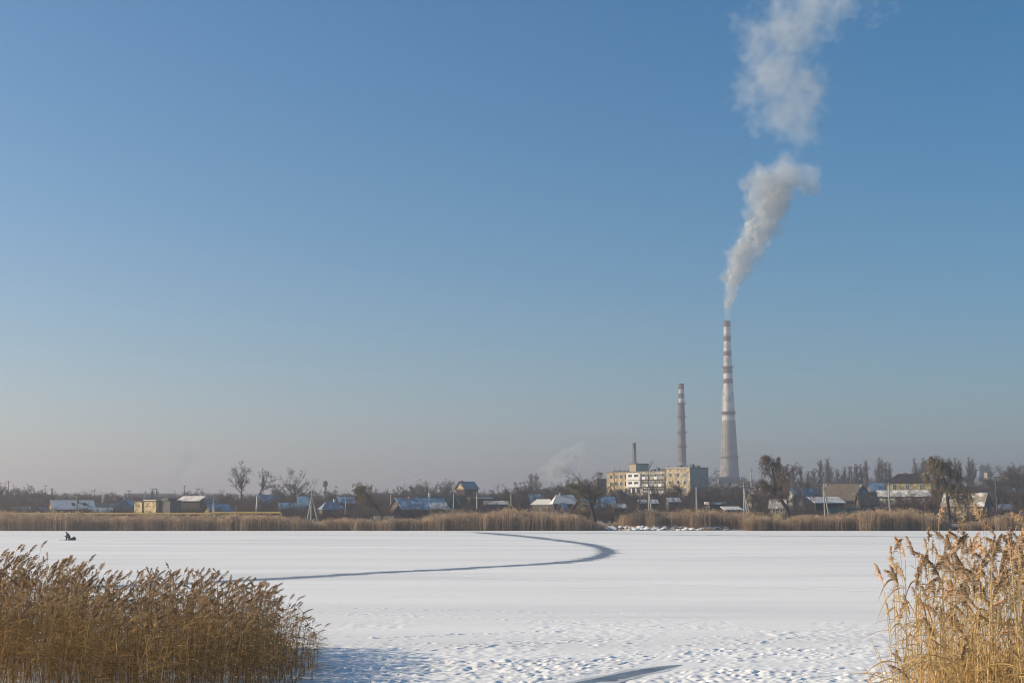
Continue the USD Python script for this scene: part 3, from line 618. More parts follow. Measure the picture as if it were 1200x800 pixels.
obj('wing_roof', MB().box((rowm(22), 2.5, zt3 + .3), (rowm(9), 2.6, .6)).mesh, M_metal, t)
obj('wing_slab', MB().box((rowm(24), 2.5, zt3 + .06), (rowm(16.5), 3.8, .12)).mesh, wd, t)
for i, (c, a, b) in enumerate((((.42, .20, .20), .6, 4), ((.16, .3, .16), 9, 12), ((.12, .36, .20), 12.4, 15.6))):
    obj('painted_panel', MB().box((rowm((a + b) / 2), -.23, 1.55), (rowm(b - a), .05, .7)).mesh, plain(f'panel_{"pink moss green".split()[i]}', c, .8), t)

# apartment blocks
def block(label, D, pxs, y_roof, rz, d=None):
    return house(label, D, pxs, y_roof - 1, y_roof, rz, (.62, .50, .32), plain('roof_felt', (.22, .21, .21), .9), name='apartment_block', cat='apartment block', kind='flat', over=.15, d=d)
t, w, d, he, hr = block('long yellow and white apartment block with stair tower', 565, (714, 779.5, 796), 552.3, -38)
ST = 2.85
M_or = plain('orange_render', (.76, .57, .31), .9, .12, .4, dirt=((.42, .30, .17), .5, .35)); M_wp = plain('white_panel', (.88, .86, .81), .85, .06, .5); M_py = plain('pale_render', (.72, .63, .46), .9, .12, .4, dirt=((.34, .29, .22), .55, .4)); M_gp = plain('grey_panel', (.33, .33, .33), .8, .15, .6)
fx = lambda px: ((px - 714) / 65.5 - .5) * w
obj('facade_panel', MB().box(((fx(714.3) + fx(737.5)) / 2, -d / 2 - .06, he / 2), (fx(737.5) - fx(714.3), .12, he - .1)).mesh, M_or, t)
obj('facade_panel', MB().box(((fx(737.6) + fx(754)) / 2, -d / 2 - .05, he / 2), (fx(754) - fx(737.6), .1, he - .1)).mesh, M_py, t)
obj('facade_panel', MB().box(((fx(754.1) + fx(779.4)) / 2, -d / 2 - .04, he / 2), (fx(779.4) - fx(754.1), .08, he - .1)).mesh, M_py, t)
obj('drainpipe', MB().tube([[fx(722.7), -d / 2 - .22, .5], [fx(722.7), -d / 2 - .22, he]], .12, 6).mesh, M_darkwood, t)
for fl in range(4):
    z = he - 1.7 - fl * ST
    for px in (719.5, 725.5, 731): window(t, w, d + .26, 'f', fx(px) / w + .5, z, 1.2, 1.5)
    if fl < 2:
        obj('balcony', MB().box((fx(745.3), -d / 2 - .55, z - .85), (fx(753) - fx(738.2), 1.0, 1.15)).mesh, M_wp, t)
        obj('balcony_head', MB().box((fx(745.3), -d / 2 - .5, z + .95), (fx(753) - fx(738.2), .9, .5)).mesh, M_wp, t)
        for px in (738.8, 745.4, 752.2): obj('balcony_pier', MB().box((fx(px), -d / 2 - .5, z + .2), (.9 if px < 750 else .6, .9, .96)).mesh, M_wp, t)
        for px in (741.7, 748.9): window(t, w, d + .7, 'f', fx(px) / w + .5, z + .2, 1.7, .9)
    else:
        for px in (740, 745, 750):
            g = solid(arch(1.3, 1.8), .1, 'y'); g.apply_translation((fx(px), -d / 2 - .12, z - 1.0)); obj('window', g, M_glass, t)
        for px in (742.5, 747.5): obj('pilaster', MB().box((fx(px), -d / 2 - .2, z), (.6, .3, 2.3)).mesh, M_wp, t)
    for i, px in enumerate((757, 761, 765.5, 770, 774.5, 778)):
        m = (M_wp, M_gp, M_py, M_wp, M_gp, M_py)[(i + fl * 2) % 6]
        obj('balcony', MB().box((fx(px), -d / 2 - .5, z - .8), (fx(4) - fx(.5), .9, 1.0)).mesh, m, t)
        window(t, w, d + .4, 'f', fx(px) / w + .5, z + .35, 1.5, 1.1)
for px in (736.3,):
    for fl in range(4): obj('stair_window', MB().box((fx(px), -d / 2 - .13, he - 1.7 - fl * ST), (1.1, .06, 1.9)).mesh, M_glass, t)
tw = MB().box((fx(742.5), 1.0, he + 1.7), (3.6, 7.6, 3.4), -10); obj('stair_tower', tw.mesh, plain('tower_render', (.40, .34, .24), .9, .1, .4), t)
obj('tower_roof', MB().box((fx(742.5), 1.0, he + 3.5), (4.0, 8.0, .25), -10).mesh, M_metal, t)
for px, ww, hh in ((718, 3.0, .9), (725, 2.2, .8), (730, 1.5, .9), (759, 1.8, 1.1), (771, 2.0, 1.2), (765, .6, 1.6)): obj('roof_box', MB().box((fx(px), .5, he + .1 + hh / 2), (ww, 1.6, hh)).mesh, M_metal, t)
for px in (716, 722.5, 763, 777): obj('aerial', MB().tube([[fx(px), 0, he], [fx(px), 0, he + 2.6]], .05, 4).mesh, M_metal, t)
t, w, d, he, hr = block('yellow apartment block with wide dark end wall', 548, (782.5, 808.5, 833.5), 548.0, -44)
for fl in range(4):
    for u in (.2, .5, .8): window(t, w, d, 'f', u, he - 2.6 - fl * ST, 1.3, 1.5)
    for u in (.35, .65): window(t, w + .18, d, 'r', u, he - 2.6 - fl * ST, 1.0, 1.3)
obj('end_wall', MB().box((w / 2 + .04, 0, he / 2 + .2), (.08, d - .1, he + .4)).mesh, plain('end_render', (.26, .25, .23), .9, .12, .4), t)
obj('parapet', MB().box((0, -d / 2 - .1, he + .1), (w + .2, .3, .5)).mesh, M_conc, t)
for x_, hh in ((-.35, 1.3), (-.1, .9), (.15, 1.6), (.36, 1.0)): obj('roof_box', MB().box((x_ * w, 1, he + .1 + hh / 2), (1.4, 1.4, hh)).mesh, M_metal, t)
house('low grey flat block left of the yellow apartment block', 620, (697, 700, 716), 560.6, 561.4, 10, (.10, .095, .095), plain('roof_felt', (.22, .21, .21)), name='apartment_block', cat='apartment block', kind='flat')
t, w, d, he, hr = house('far blue grey tower block above the right trees', 1500, (1145.5, 1147.5, 1156), 546.5, 547, 20, (.24, .30, .40), plain('roof_felt', (.22, .21, .21)), name='tower_block', cat='tower block', kind='flat')
for fl in range(6):
    for u in (.2, .5, .8): obj('window', MB().box((u * w - w / 2, -d / 2 - .05, he - 2 - fl * 3), (1.4, .1, 1.5)).mesh, M_glass, t)
obj('lift_house', MB().box((0, 0, he + 1.2), (3, 3, 2.4)).mesh, M_conc, t)
t, w, d, he, hr = house('far pinkish tower block left of the blue grey one', 1560, (1140, 1143, 1147.5), 548.5, 549, 35, (.52, .38, .32), plain('roof_felt', (.22, .21, .21)), name='tower_block', cat='tower block', kind='flat')
for fl in range(5): obj('window', MB().box((0, -d / 2 - .05, he - 2 - fl * 3), (1.6, .1, 1.5)).mesh, M_glass, t)
t, w, d, he, hr = house('far pale yellow hall among the right hand trees', 900, (1155, 1157, 1165), 553.2, 554, 20, (.56, .50, .32), plain('roof_felt', (.22, .21, .21)), name='factory_hall', cat='factory', kind='flat')
for u in (.25, .5, .75): obj('window', MB().box((u * w - w / 2, -d / 2 - .05, he - 1.6), (.8, .1, 1)).mesh, M_glass, t)
t, w, d, he, hr = house('flat blue grey boiler house at the foot of the tall chimney', 1170, (838, 842, 872), 558.6, 559.2, 12, (.22, .26, .33), plain('roof_felt', (.22, .21, .21)), name='factory_hall', cat='factory', kind='flat')
for i in range(8): obj('window', MB().box((w * ((i + .5) / 8 - .5), -d / 2 - .05, he - 2.2), (1.6, .1, 1.2)).mesh, M_glass, t)
t = thing('conveyor_gallery', (*at(868, 560, 1165)[:1], 1165, G(at(868, 560, 1165)[0], 1165)), 0, label='sloping covered gallery running down right of the tall chimney', cat='gallery')
za, zb_ = at(868, 559, 1165)[1], at(884, 571, 1165)[1]; z0 = G(at(868, 560, 1165)[0], 1165); run = 16 * 1165 / FOC
obj('gallery', MB().hexa([[0, -2, za - z0 - 3], [run, -2, zb_ - z0 - 3], [run, 2, zb_ - z0 - 3], [0, 2, za - z0 - 3], [0, -2, za - z0], [run, -2, zb_ - z0], [run, 2, zb_ - z0], [0, 2, za - z0]]).mesh, wall_mat((.30, .33, .38)), t)
for u in (.25, .6, .95): obj('trestle', MB().box((run * u, 0, (za - z0 + (zb_ - za) * u - 3) / 2), (.6, 2.4, za - z0 + (zb_ - za) * u - 3.05)).mesh, M_metal, t)

# fence, wall, gas pipe
def fence(label, D, px0, px1, y_top, mat, n):
    x0, zt = at(px0, y_top, D); x1, _ = at(px1, y_top, D); zb = G((x0 + x1) / 2, D) - .2
    t = thing('fence', (x0, D, zb), 0, label=label, cat='fence')
    for i in range(n):
        a = (x1 - x0) / n
        obj('panel', MB().box((a * (i + .5), .02 * (i % 2), (zt - zb) / 2), (a - .08, .05, zt - zb - .06 * (i % 3))).mesh, mat, t)
        obj('post', MB().box((a * i, 0.09, (zt - zb) / 2 + .05), (.1, .1, zt - zb)).mesh, M_metal, t)
fence('green sheet metal fence below the brown roofed house', 372, 972, 1011, 595.2, plain('green_sheet', (.05, .17, .11), .6, .2, .6), 9)
fence('dark plank fence right of the green barn', 392, 545, 602, 592.5, plain('fence_wood', (.10, .08, .07), .9, .25, .8), 12)
fence('low white garden wall in front of the yellow house', 374, 628, 655, 598.8, plain('pale_wall', (.52, .46, .38), .9, .15, .6), 6)
fence('grey board fence under the turquoise gable', 376, 1012, 1029, 594, plain('fence_grey', (.22, .2, .18), .9, .25, .8), 5)
fence('low yellow stone wall behind the leaning tree', 352, 440, 462, 604.2, plain('yellow_wall', (.45, .36, .22), .95, .25, .8), 5)
Dp = 349.5; M_yel = plain('yellow_paint', (.88, .56, .14), .6, .1, .6)
x0, zp = at(-25, 601.5, Dp); x1, _ = at(328, 602.0, Dp)
t = thing('gas_pipe', (x0, Dp, zp), 0, label='long yellow gas pipe carried on posts above the left reeds', cat='pipe')
obj('pipe', MB().tube([[0, 0, 0], [(x1 - x0) * .77, 0, .02], [(x1 - x0) * .775, 0, .22], [x1 - x0, 0, .22], [x1 - x0 + .3, 0, .1], [x1 - x0 + .3, 0, -2.4]], .21, 10).mesh, M_yel, t, smooth=40)
for u in np.linspace(.02, .97, 15):
    xx = (x1 - x0) * u; zz = G(x0 + xx, Dp) - zp - .2
    obj('support', MB().box((xx, .0, (zz - .2) / 2), (.12, .12, -zz - .2)).mesh, M_yel, t)
# ------------------------------------------------------------------ utility poles
def pole(label, D, px, y_top, y_base=None, mat=None, r=.15, arms=1, lamp=False, group=None):
    x, zt = at(px, y_top, D); zb = G(x, D) - .4 if D > 333 else 0
    h = zt - zb
    t = thing('utility_pole', (x, D, zb), 0, label=label, group=group); say(t, cat='utility pole')
    obj('shaft', MB().tube([[0, 0, 0], [0, 0, h]], [r * 1.25, r * .8], 7).mesh, mat or M_pole, t)
    for i in range(arms):
        z = h - .35 - .8 * i; obj('crossarm', MB().box((0, -.12, z), (1.7 - .2 * i, .12, .12)).mesh, M_metal, t)
        m = MB()
        for q in (-.75, 0, .75): m.tube([[q * (1 - .1 * i), -.12, z + .06], [q * (1 - .1 * i), -.12, z + .32]], .055, 5)
        obj('insulator', m.mesh, M_white, t)
    if lamp:
        m = MB().tube([[0, 0, h - .3], [.3, -.5, h + .1], [.6, -1.0, h + .15]], .05, 5).box((.68, -1.15, h + .12), (.28, .55, .16)); obj('lamp_head', m.mesh, M_metal, t)
    return t, h
def strut_pole(label, D, px, y_top, feet, y_feet, arms=2):
    """A pole stiffened by struts that meet at its top: feet are photo x of each leg at y_feet."""
    t, h = pole(label, D, px, y_top, arms=arms, r=.17)
    x0, _ = at(px, y_top, D)
    for i, f in enumerate(feet):
        xf, _ = at(f, y_feet, D); obj('strut', MB().tube([[xf - x0, -.8 + 1.5 * (i % 2), 0.1], [.05, 0, h - 1.3]], [.20, .14], 7).mesh, M_pole, t)
    return t
for lab, D, px, yt, mat, kw in [
    ('dark wooden pole leaning over the left edge thicket', 520, 10.2, 563, M_polewood, {}), ('tall dark pole left of the long grey snow roof', 520, 36.5, 568.5, M_polewood, {}),
    ('short dark pole between two taller ones left of the grey roof', 540, 49.3, 573, M_polewood, {}), ('thin pale pole above the far left thicket', 620, 53.3, 568, M_pole, {}),
    ('thick dark pole just above the grey snow roof', 500, 61, 572, M_polewood, dict(r=.28)), ('pale concrete pole standing before the long grey roof', 368, 90, 578.5, M_pole, dict(arms=2)),
    ('dark pole behind the right end of the grey roof', 470, 88, 578, M_polewood, {}), ('dark pole over the plain blue roof', 500, 110.5, 573.5, M_polewood, dict(lamp=True)),
    ('slim dark pole above the blue gabled barn', 480, 151.3, 574, M_polewood, {}), ('thin dark pole above the pale roof slab of the ruin', 470, 183.5, 571.5, M_polewood, {}),
    ('pole with bulky transformer above the stone ruin', 480, 179, 572, M_polewood, dict(arms=3)), ('pole with crossarm left of the teal house', 520, 216.3, 568.5, M_polewood, {}),
    ('slim dark pole between the ruin and the teal house', 560, 205, 574, M_polewood, {}),
    ('pale concrete pole in the brown scrub right of the bright blue roof', 440, 277, 579, M_pole, {}), ('white concrete pole rising from the end of the yellow pipe', 358, 301, 580.5, M_white, dict(arms=0, r=.19)),
    ('short pale pole between the two bare trees', 470, 293, 579.5, M_pole, {}),
    ('pale concrete pole in front of the low dark hip roof', 366, 405, 584, M_pole, {}), ('thin grey pole behind the leaning tree crown', 500, 442.2, 576.5, M_pole, {}),
    ('pale pole above the brown gable of the patchy blue roof', 420, 458, 577, M_pole, {}), ('slim pole in front of the green gabled barn', 372, 531.5, 576, M_pole, {}),
    ('pale thick pole right of the tall yellow attic gable', 366, 559, 576, M_pole, dict(r=.2)), ('pale pole at the edge of the brown thicket', 420, 599, 575.5, M_pole, {}),
    ('pale concrete pole below the dark apartment end wall', 372, 816, 570.5, M_pole, dict(arms=0, r=.2)), ('slim pole with lamp head right of the boiler house', 620, 880, 548.5, M_pole, dict(r=.25, arms=2)),
    ('pale concrete pole in front of the yellow two storey house', 372, 1041.5, 565.5, M_pole, dict(r=.19)), ('tall brownish pole right of the plank barn', 380, 1166.5, 557, M_polewood, {}),
    ('thin pole above the brown slate roof', 620, 997, 546, M_polewood, dict(r=.3))]:
    pole(lab, D, px, yt, mat=mat, **kw)
strut_pole('pole with two spreading struts standing on the bank as a tripod', 347, 365.3, 575, (359.5, 373.5), 608)
strut_pole('pole with one close strut in front of the bright blue roof', 353, 250.3, 585, (254.5,), 602, 1)
strut_pole('pole with one strut standing below the white balconies', 350, 760.3, 571, (765.5,), 599, 1)
strut_pole('bright pole with two leaning struts left of the leaning willow', 349, 871.5, 565, (876, 881.5), 602)
strut_pole('pole with one strut before the brown slate roof', 366, 965.5, 567, (971.5,), 600)
x, zt = at(381, 563, 640); zb = G(x, 640)
t = thing('water_tower', (x, 640, zb), 0, label='slim grey water tower with drum top above the tripod pole', cat='water tower'); h = zt - zb
obj('tower_shaft', frustum([(0, .75), (h - 2.8, .65)], 14), M_cgrey, t, smooth=40); obj('tank', frustum([(h - 2.8, .7), (h - 2.3, 1.15), (h - .5, 1.15), (h, .35)], 14), M_cdark, t, smooth=40)

# ------------------------------------------------------------------ bare trees
def tubes(P0, P1, R0, R1, n):
    d = P1 - P0; L = np.linalg.norm(d, axis=1, keepdims=True); d = d / np.maximum(L, 1e-9)
    ref = np.where(np.abs(d[:, 2:3]) > .9, [[1., 0, 0]], [[0, 0, 1.]]); a = np.cross(d, ref); a /= np.linalg.norm(a, axis=1, keepdims=True); b = np.cross(d, a)
    t = np.arange(n) * 2 * np.pi / n; ring = a[:, None] * np.cos(t)[None, :, None] + b[:, None] * np.sin(t)[None, :, None]
    v = np.concatenate([P0[:, None] + ring * R0[:, None, None], P1[:, None] + ring * R1[:, None, None]], 1)
    j = np.arange(n); k = (j + 1) % n
    f = np.vstack([np.stack([j, k, n + k], 1), np.stack([j, n + k, n + j], 1)])
    return v.reshape(-1, 3), (f[None] + (np.arange(len(P0)) * 2 * n)[:, None, None]).reshape(-1, 3)

def grow(seed, trunk, r0, levels, fmin=.3, rmin=.02, r1=None):
    """trunk: points; levels: dicts n (children per branch), ang (degrees), L (length), seg, wob, trop (pull up or down), rr (radius ratio), flat.
    Returns (trunk mesh, crown mesh)."""
    g = np.random.default_rng(seed)
    trunk = np.asarray(trunk, float); cum = np.r_[0, np.cumsum(np.linalg.norm(np.diff(trunk, axis=0), axis=1))]
    s = np.linspace(0, cum[-1], 14); pts = np.stack([np.interp(s, cum, trunk[:, i]) for i in range(3)], 1)
    pts[1:-1] = (pts[:-2] + 2 * pts[1:-1] + pts[2:]) / 4
    fr = s / s[-1]; rad = r0 * (1 - fr) ** .8 * .85 + (r1 or r0 * .15); rad[0] *= 1.35
    tv = MB().tube(pts, rad, 8).mesh
    d = np.gradient(pts, axis=0); d /= np.linalg.norm(d, axis=1, keepdims=True)
    ok = fr >= fmin
    node = dict(p=pts[ok], d=d[ok], r=rad[ok], b=np.zeros(ok.sum(), int), f=(fr[ok] - fmin) / (1 - fmin + 1e-9), l=np.ones(ok.sum())); nb = 1; TV, TF, toff = [tv[0]], [np.asarray(tv[1])], len(tv[0])
    V, F, off = [], [], 0
    for li, lv in enumerate(levels):
        m = lv['n'] * nb
        if li == 0: idx = np.clip((np.sort(g.random(m)) ** lv.get('pw', .8) * len(node['p'])).astype(int), 0, len(node['p']) - 1)
        else: idx = g.integers(0, len(node['p']), m)
        p, pd, r, pf = node['p'][idx].copy(), node['d'][idx], node['r'][idx], node['f'][idx]
        ref = g.normal(size=(m, 3)); perp = ref - (ref * pd).sum(1, keepdims=True) * pd; perp /= np.linalg.norm(perp, axis=1, keepdims=True)
        if lv.get('flat'): perp[:, 2] *= 1 - lv['flat']; perp /= np.linalg.norm(perp, axis=1, keepdims=True)
        a = np.radians(lv['ang'] * g.uniform(.6, 1.35, m))[:, None]
        dd = np.cos(a) * pd + np.sin(a) * perp
        shape = lv.get('shape', lambda f: 1 - .45 * f)(pf)
        sh = shape * node['l'][idx]; L = lv['L'] * g.uniform(.55, 1.25, m) * sh; rel = np.clip(L / lv['L'], .25, 1.3) ** .7
        rs = np.maximum(np.minimum(r * lv['rr'], r * .95), rmin); ns = lv['seg']
        nodes = []
        for k in range(ns):
            dd = dd + g.normal(0, lv['wob'], (m, 3)); dd[:, 2] += lv['trop'] * (1 + lv.get('acc', 0) * k); dd /= np.linalg.norm(dd, axis=1, keepdims=True)
            q = p + dd * (L / ns)[:, None]; ra, rb = rs * (1 - .7 * k / ns), rs * (1 - .7 * (k + 1) / ns)
            ra, rb = np.maximum(ra, rmin * .7), np.maximum(rb, rmin * .5)
            v, f = tubes(p, q, ra, rb, 5 if li == 0 else 3)
            if li == 0: TV.append(v); TF.append(f + toff); toff += len(v)
            else: V.append(v); F.append(f + off); off += len(v)
            p = q
            if k >= lv.get('from', 0): nodes.append((p.copy(), dd.copy(), rb, np.arange(m), np.full(m, (k + 1) / ns), rel))
        node = dict(zip('pdrbfl', [np.concatenate(z) for z in zip(*nodes)])); nb = m
    return (np.vstack(TV), np.vstack(TF)), (np.vstack(V), np.vstack(F))

lean = lambda *p: np.array(p, float)
def round_tree(seed, h=10.0, wide=1.0, fork=.32):
    g = np.random.default_rng(seed + 100); L = h * .60 * wide
    tr = [(0, 0, 0), (g.normal(0, .12), 0, h * .18), (g.normal(0, .3), g.normal(0, .2), h * .42), (g.normal(0, .4), g.normal(0, .3), h * .62)]
    return grow(seed, tr, .27, [dict(n=14, ang=g.uniform(46, 60), L=L, seg=7, wob=.11, trop=.09, rr=.76, pw=.8), dict(n=8, ang=42, L=L * .42, seg=5, wob=.15, trop=.06, rr=.7),
                                dict(n=6, ang=42, L=L * .2, seg=3, wob=.18, trop=.03, rr=.65), dict(n=3, ang=40, L=L * .11, seg=2, wob=.2, trop=.02, rr=.7)], fork, .022)
def poplar(seed, h=14.0):
    g = np.random.default_rng(seed + 200)
    return grow(seed, [(0, 0, 0), (0, 0, h * .4), (g.normal(0, .15), 0, h * .98)], .24, [dict(n=80, ang=20, L=h * .26, seg=5, wob=.04, trop=.22, rr=.45, pw=1.0, shape=lambda f: np.minimum(.6 + 1.6 * f, 1.22 - .85 * f)), dict(n=8, ang=18, L=h * .07, seg=3, wob=.06, trop=.16, rr=.6), dict(n=3, ang=22, L=h * .035, seg=2, wob=.08, trop=.1, rr=.7)], .08, .017)
def bush(seed, h=3.2):
    g = np.random.default_rng(seed + 300)
    return grow(seed, [(0, 0, 0), (0, 0, h * .12), (0, .05, h * .3)], .07, [dict(n=22, ang=42, L=h * .85, seg=5, wob=.12, trop=.12, rr=.55, pw=1, shape=lambda f: 1 + 0 * f), dict(n=9, ang=38, L=h * .32, seg=3, wob=.16, trop=.05, rr=.7), dict(n=6, ang=38, L=h * .15, seg=2, wob=.2, trop=.03, rr=.8)], .0, .02)
FORMS = {}
def tree_forms():
    kinds = [('bare_tree_form', lambda s: round_tree(s), 5, M_bark, (M_twig, M_twigb)), ('wide_tree_form', lambda s: round_tree(s + 50, 10, 1.12, .26), 3, M_bark, (M_twig, M_twigb)),
             ('poplar_form', lambda s: poplar(s), 3, M_bark, (M_pop, M_pop)), ('bush_form', lambda s: bush(s), 4, M_bark, (M_twigb, M_twig))]
    for nm, fn, n, bk, tws in kinds:
        FORMS[nm] = []
        for i in range(n):
            tv, cv = fn(31 + i * 7); hgt = cv[0][:, 2].max(); rad = np.percentile(np.abs(cv[0][:, 0]), 96)
            c = form(nm); obj('trunk', tv, bk, c, smooth=True); obj('crown', cv, tws[i % 2], c)
            FORMS[nm].append((c, hgt, rad, tv, cv, tws[i % 2]))
tree_forms()
tr = np.random.default_rng(77)
LAND = [(0, 'the left edge'), (30, 'the pale blue snowy roof'), (78, 'the long grey roof'), (120, 'the plain blue roof'), (146, 'the blue gabled barn'), (172, 'the stone ruin'), (221, 'the white roof slab'), (243, 'the teal house'),
        (262, 'the bright blue roof'), (318, 'the grey roof'), (355, 'the snow streaked roof'), (388, 'the dark hip roof'), (430, 'the leaning tree'), (490, 'the patchy blue roof'), (512, 'the green roof'), (548, 'the yellow attic gable'),
        (575, 'the flat white shed'), (600, 'the brown thicket'), (636, 'the low yellow house'), (664, 'the large snowy roof'), (700, 'the big bank tree'), (746, 'the white balconies'), (796, 'the yellow block'), (822, 'the dark end wall'),
        (856, 'the tall chimney'), (890, 'the leaning willow'), (950, 'the wide grey blue roof'), (985, 'the brown slate roof'), (1012, 'the turquoise gable'), (1030, 'the patchy snow roof'), (1068, 'the yellow two storey house'), (1110, 'the round willow'),
        (1140, 'the plank barn'), (1150, 'the far tower blocks'), (1185, 'the right hand hill')]
made = {}
def auto_label(kind, px, D, h):
    x, nm = min(LAND, key=lambda q: abs(q[0] - px)); side = 'behind' if abs(px - x) < 4 else 'left of' if px < x else 'right of'
    size = 'low' if h < 5 else 'small' if h < 7.5 else 'medium' if h < 10.5 else 'tall'
    for ext in ('', ', nearer than its neighbour' if D < 480 else ', further off than its neighbour', ', partly hidden by twigs', ', the most slender there', ', the outermost there', ', the darkest there', ', the palest there', ', next to a twin'):
        lab = f'{size} bare {kind} {side} {nm}{ext}'
        if lab not in made: break
    made[lab] = 1; return lab
def tree(kind, px, y_top, D, i=None, wide=None, label=None, word='tree', name='bare_tree', group=None, cat='tree', rz=None):
    fs = FORMS[kind]; c, hg, rad, *_ = fs[tr.integers(len(fs)) if i is None else i]
    x, zt = at(px, y_top, D); zb = G(x, D) - .2; h = max(zt - zb, 1.5); s = h / hg
    sx = s if wide is None else wide * D / FOC / 2 / rad
    copy_of(c, name, (x, D, zb), tr.uniform(0, 360) if rz is None else rz, (sx, sx, s), label=label or auto_label(word, px, D, h), cat=cat, group=group)
# the ones that stand out
tree('bare_tree_form', 325, 563, 480, 3, 22, 'thin bare tree left of the broad rounded one')
tree('wide_tree_form', 362, 569, 500, 1, 24, 'lower bare tree on the right flank of the broad rounded one')
tree('wide_tree_form', 229, 570, 640, 2, 34, 'low domed bare tree behind the teal house')
tree('wide_tree_form', 522, 560, 540, 0, 24, 'pale bare tree left of the yellow attic gable')
tree('wide_tree_form', 1158, 541, 1300, 1, 22, 'far faint rounded tree above the pale yellow hall')
for i_, (px, yt, D, wd_) in enumerate([(4, 564, 480, 26), (23, 566, 500, 24), (41, 569, 470, 22), (64, 574, 470, 20), (104, 573, 520, 26), (128, 575, 540, 20), (178, 571, 470, 12), (262, 572, 470, 24), (333, 570, 440, 24), (393, 569, 480, 26), (415, 573, 470, 24), (441, 570, 500, 22), (466, 566, 500, 24), (484, 565, 520, 22), (500, 561, 540, 26),
        (534, 572, 440, 16), (542, 573, 430, 16), (549, 574, 445, 18), (557, 575, 440, 18), (575, 572, 450, 26), (592, 565, 440, 30), (609, 563, 430, 30), (645, 563, 470, 30), (663, 558, 460, 30), (682, 556, 480, 30), (721, 566, 440, 18), (735, 574, 420, 30), (749, 570, 430, 18), (770, 565, 430, 22), (786, 561, 440, 20), (799, 563, 430, 22), (813, 560, 450, 22), (829, 561, 440, 24), (852, 566, 430, 30), (868, 567, 420, 26),
        (946, 560, 440, 30), (1052, 577, 372, 22), (1066, 575, 374, 26), (1080, 573, 380, 24), (1125, 566, 420, 30), (1142, 562, 440, 26), (1172, 549, 480, 34), (1186, 541, 470, 36), (1199, 540, 460, 34), (1168, 566, 400, 22), (1188, 572, 390, 24)]):
    tree('wide_tree_form' if i_ % 3 else 'bare_tree_form', px, yt, D, None, wd_)
for px, yt, D in [(622, 553, 900), (628, 553.5, 905), (929, 543, 760), (938, 545, 770), (953, 548, 780), (961, 537, 760), (969, 535.5, 755), (972, 541, 790), (981, 548, 800), (989, 546, 800), (996, 545, 800), (1003, 542, 790), (1009, 543, 800), (1014.5, 538, 780), (1029, 535, 770), (1033, 537, 785), (1037, 539.5, 775), (1042, 541, 790),
                  (1072.5, 536, 780), (1080.5, 535.5, 775), (1084, 539, 790), (1097.5, 534, 770), (1120, 535.5, 780), (1123.5, 538, 790), (1134.5, 534.5, 775), (1138.5, 536.5, 785), (912, 552, 800), (947, 551, 820)]:
    tree('poplar_form', px, yt, D, None, 8.5, None, 'grey poplar', 'poplar_tree', 'poplars in the row on the right skyline', 'poplar')
SKY_X = [0, 12, 30, 48, 62, 75, 100, 115, 135, 150, 200, 220, 245, 262, 330, 368, 378, 395, 412, 430, 445, 460, 480, 500, 520, 535, 560, 575, 590, 605, 620, 640, 660, 680, 695, 715, 745, 780, 812, 840, 852, 880, 900, 930, 955, 1000, 1030, 1052, 1095, 1135, 1160, 1172, 1183, 1200]
SKY_Y = [568, 573, 568, 572, 577, 582, 577, 574, 580, 585, 582, 577, 577, 578, 572, 576, 578, 572, 574, 574, 571, 568, 568, 562, 563, 573, 577, 577, 571, 566, 566, 568, 563, 559, 561, 573, 578, 573, 572, 566, 562, 561, 559, 561, 560, 563, 562, 566, 566, 561, 556, 552, 543, 541]
px = 1.0
while px < 1203:
    yt = float(np.interp(px, SKY_X, SKY_Y)) + tr.uniform(0, 6.5); D = tr.uniform(500, 660)
    tree('bare_tree_form' if tr.random() < .6 else 'wide_tree_form', px, yt, D, None, tr.uniform(15, 26))
    px += tr.uniform(7, 13)
for a, b, y0, y1, st, D0, D1 in [(0, 60, 576, 586, 8, 425, 480), (255, 330, 577, 584, 8, 400, 450), (330, 400, 584, 590, 10, 395, 440), (405, 460, 578, 588, 8, 400, 460), (545, 625, 572, 584, 7, 400, 470), (684, 790, 572, 584, 8, 375, 470), (790, 880, 569, 581, 7, 375, 480),
                                 (880, 965, 560, 582, 8, 375, 440), (1040, 1100, 577, 588, 9, 370, 410), (1096, 1145, 566, 580, 8, 380, 470), (1165, 1202, 556, 580, 6, 400, 520), (470, 520, 573, 580, 11, 470, 520), (186, 262, 581, 590, 12, 440, 480)]:
    px = a + 2.0
    while px < b:
        tree('bare_tree_form' if tr.random() < .35 else 'wide_tree_form' if tr.random() < .5 else 'bush_form', px, tr.uniform(y0, y1), tr.uniform(D0, D1), None, tr.uniform(13, 22)); px += tr.uniform(.7, 1.3) * st

# trees that are one of a kind, each with its own trunk
def own_tree(label, D, base, trunk_px, r0, levels, fmin, seed, name, twig, bark=M_bark2, rmin=.027, cat='tree'):
    x0, z0 = at(*base, D); zb = G(x0, D) - .25
    pts = [(0, 0, 0)] + [(at(px_, py_, D)[0] - x0, 0.6 * math.sin(i * 1.7), at(px_, py_, D)[1] - zb) for i, (px_, py_) in enumerate(trunk_px)]
    t = thing(name, (x0, D, zb), 0, label=label, cat=cat)
    tv, cv = grow(seed, pts, r0, levels, fmin, rmin)
    obj('trunk', tv, bark, t, smooth=True); obj('crown', cv, twig, t)
W_LV = lambda L, n=12: [dict(n=n, ang=50, L=L, seg=6, wob=.14, trop=.05, rr=.6, pw=.8), dict(n=8, ang=48, L=L * .55, seg=5, wob=.15, trop=.02, rr=.6), dict(n=9, ang=45, L=L * .42, seg=5, wob=.1, trop=-.16, rr=.55, acc=.5), dict(n=4, ang=35, L=L * .32, seg=3, wob=.08, trop=-.3, rr=.7)]
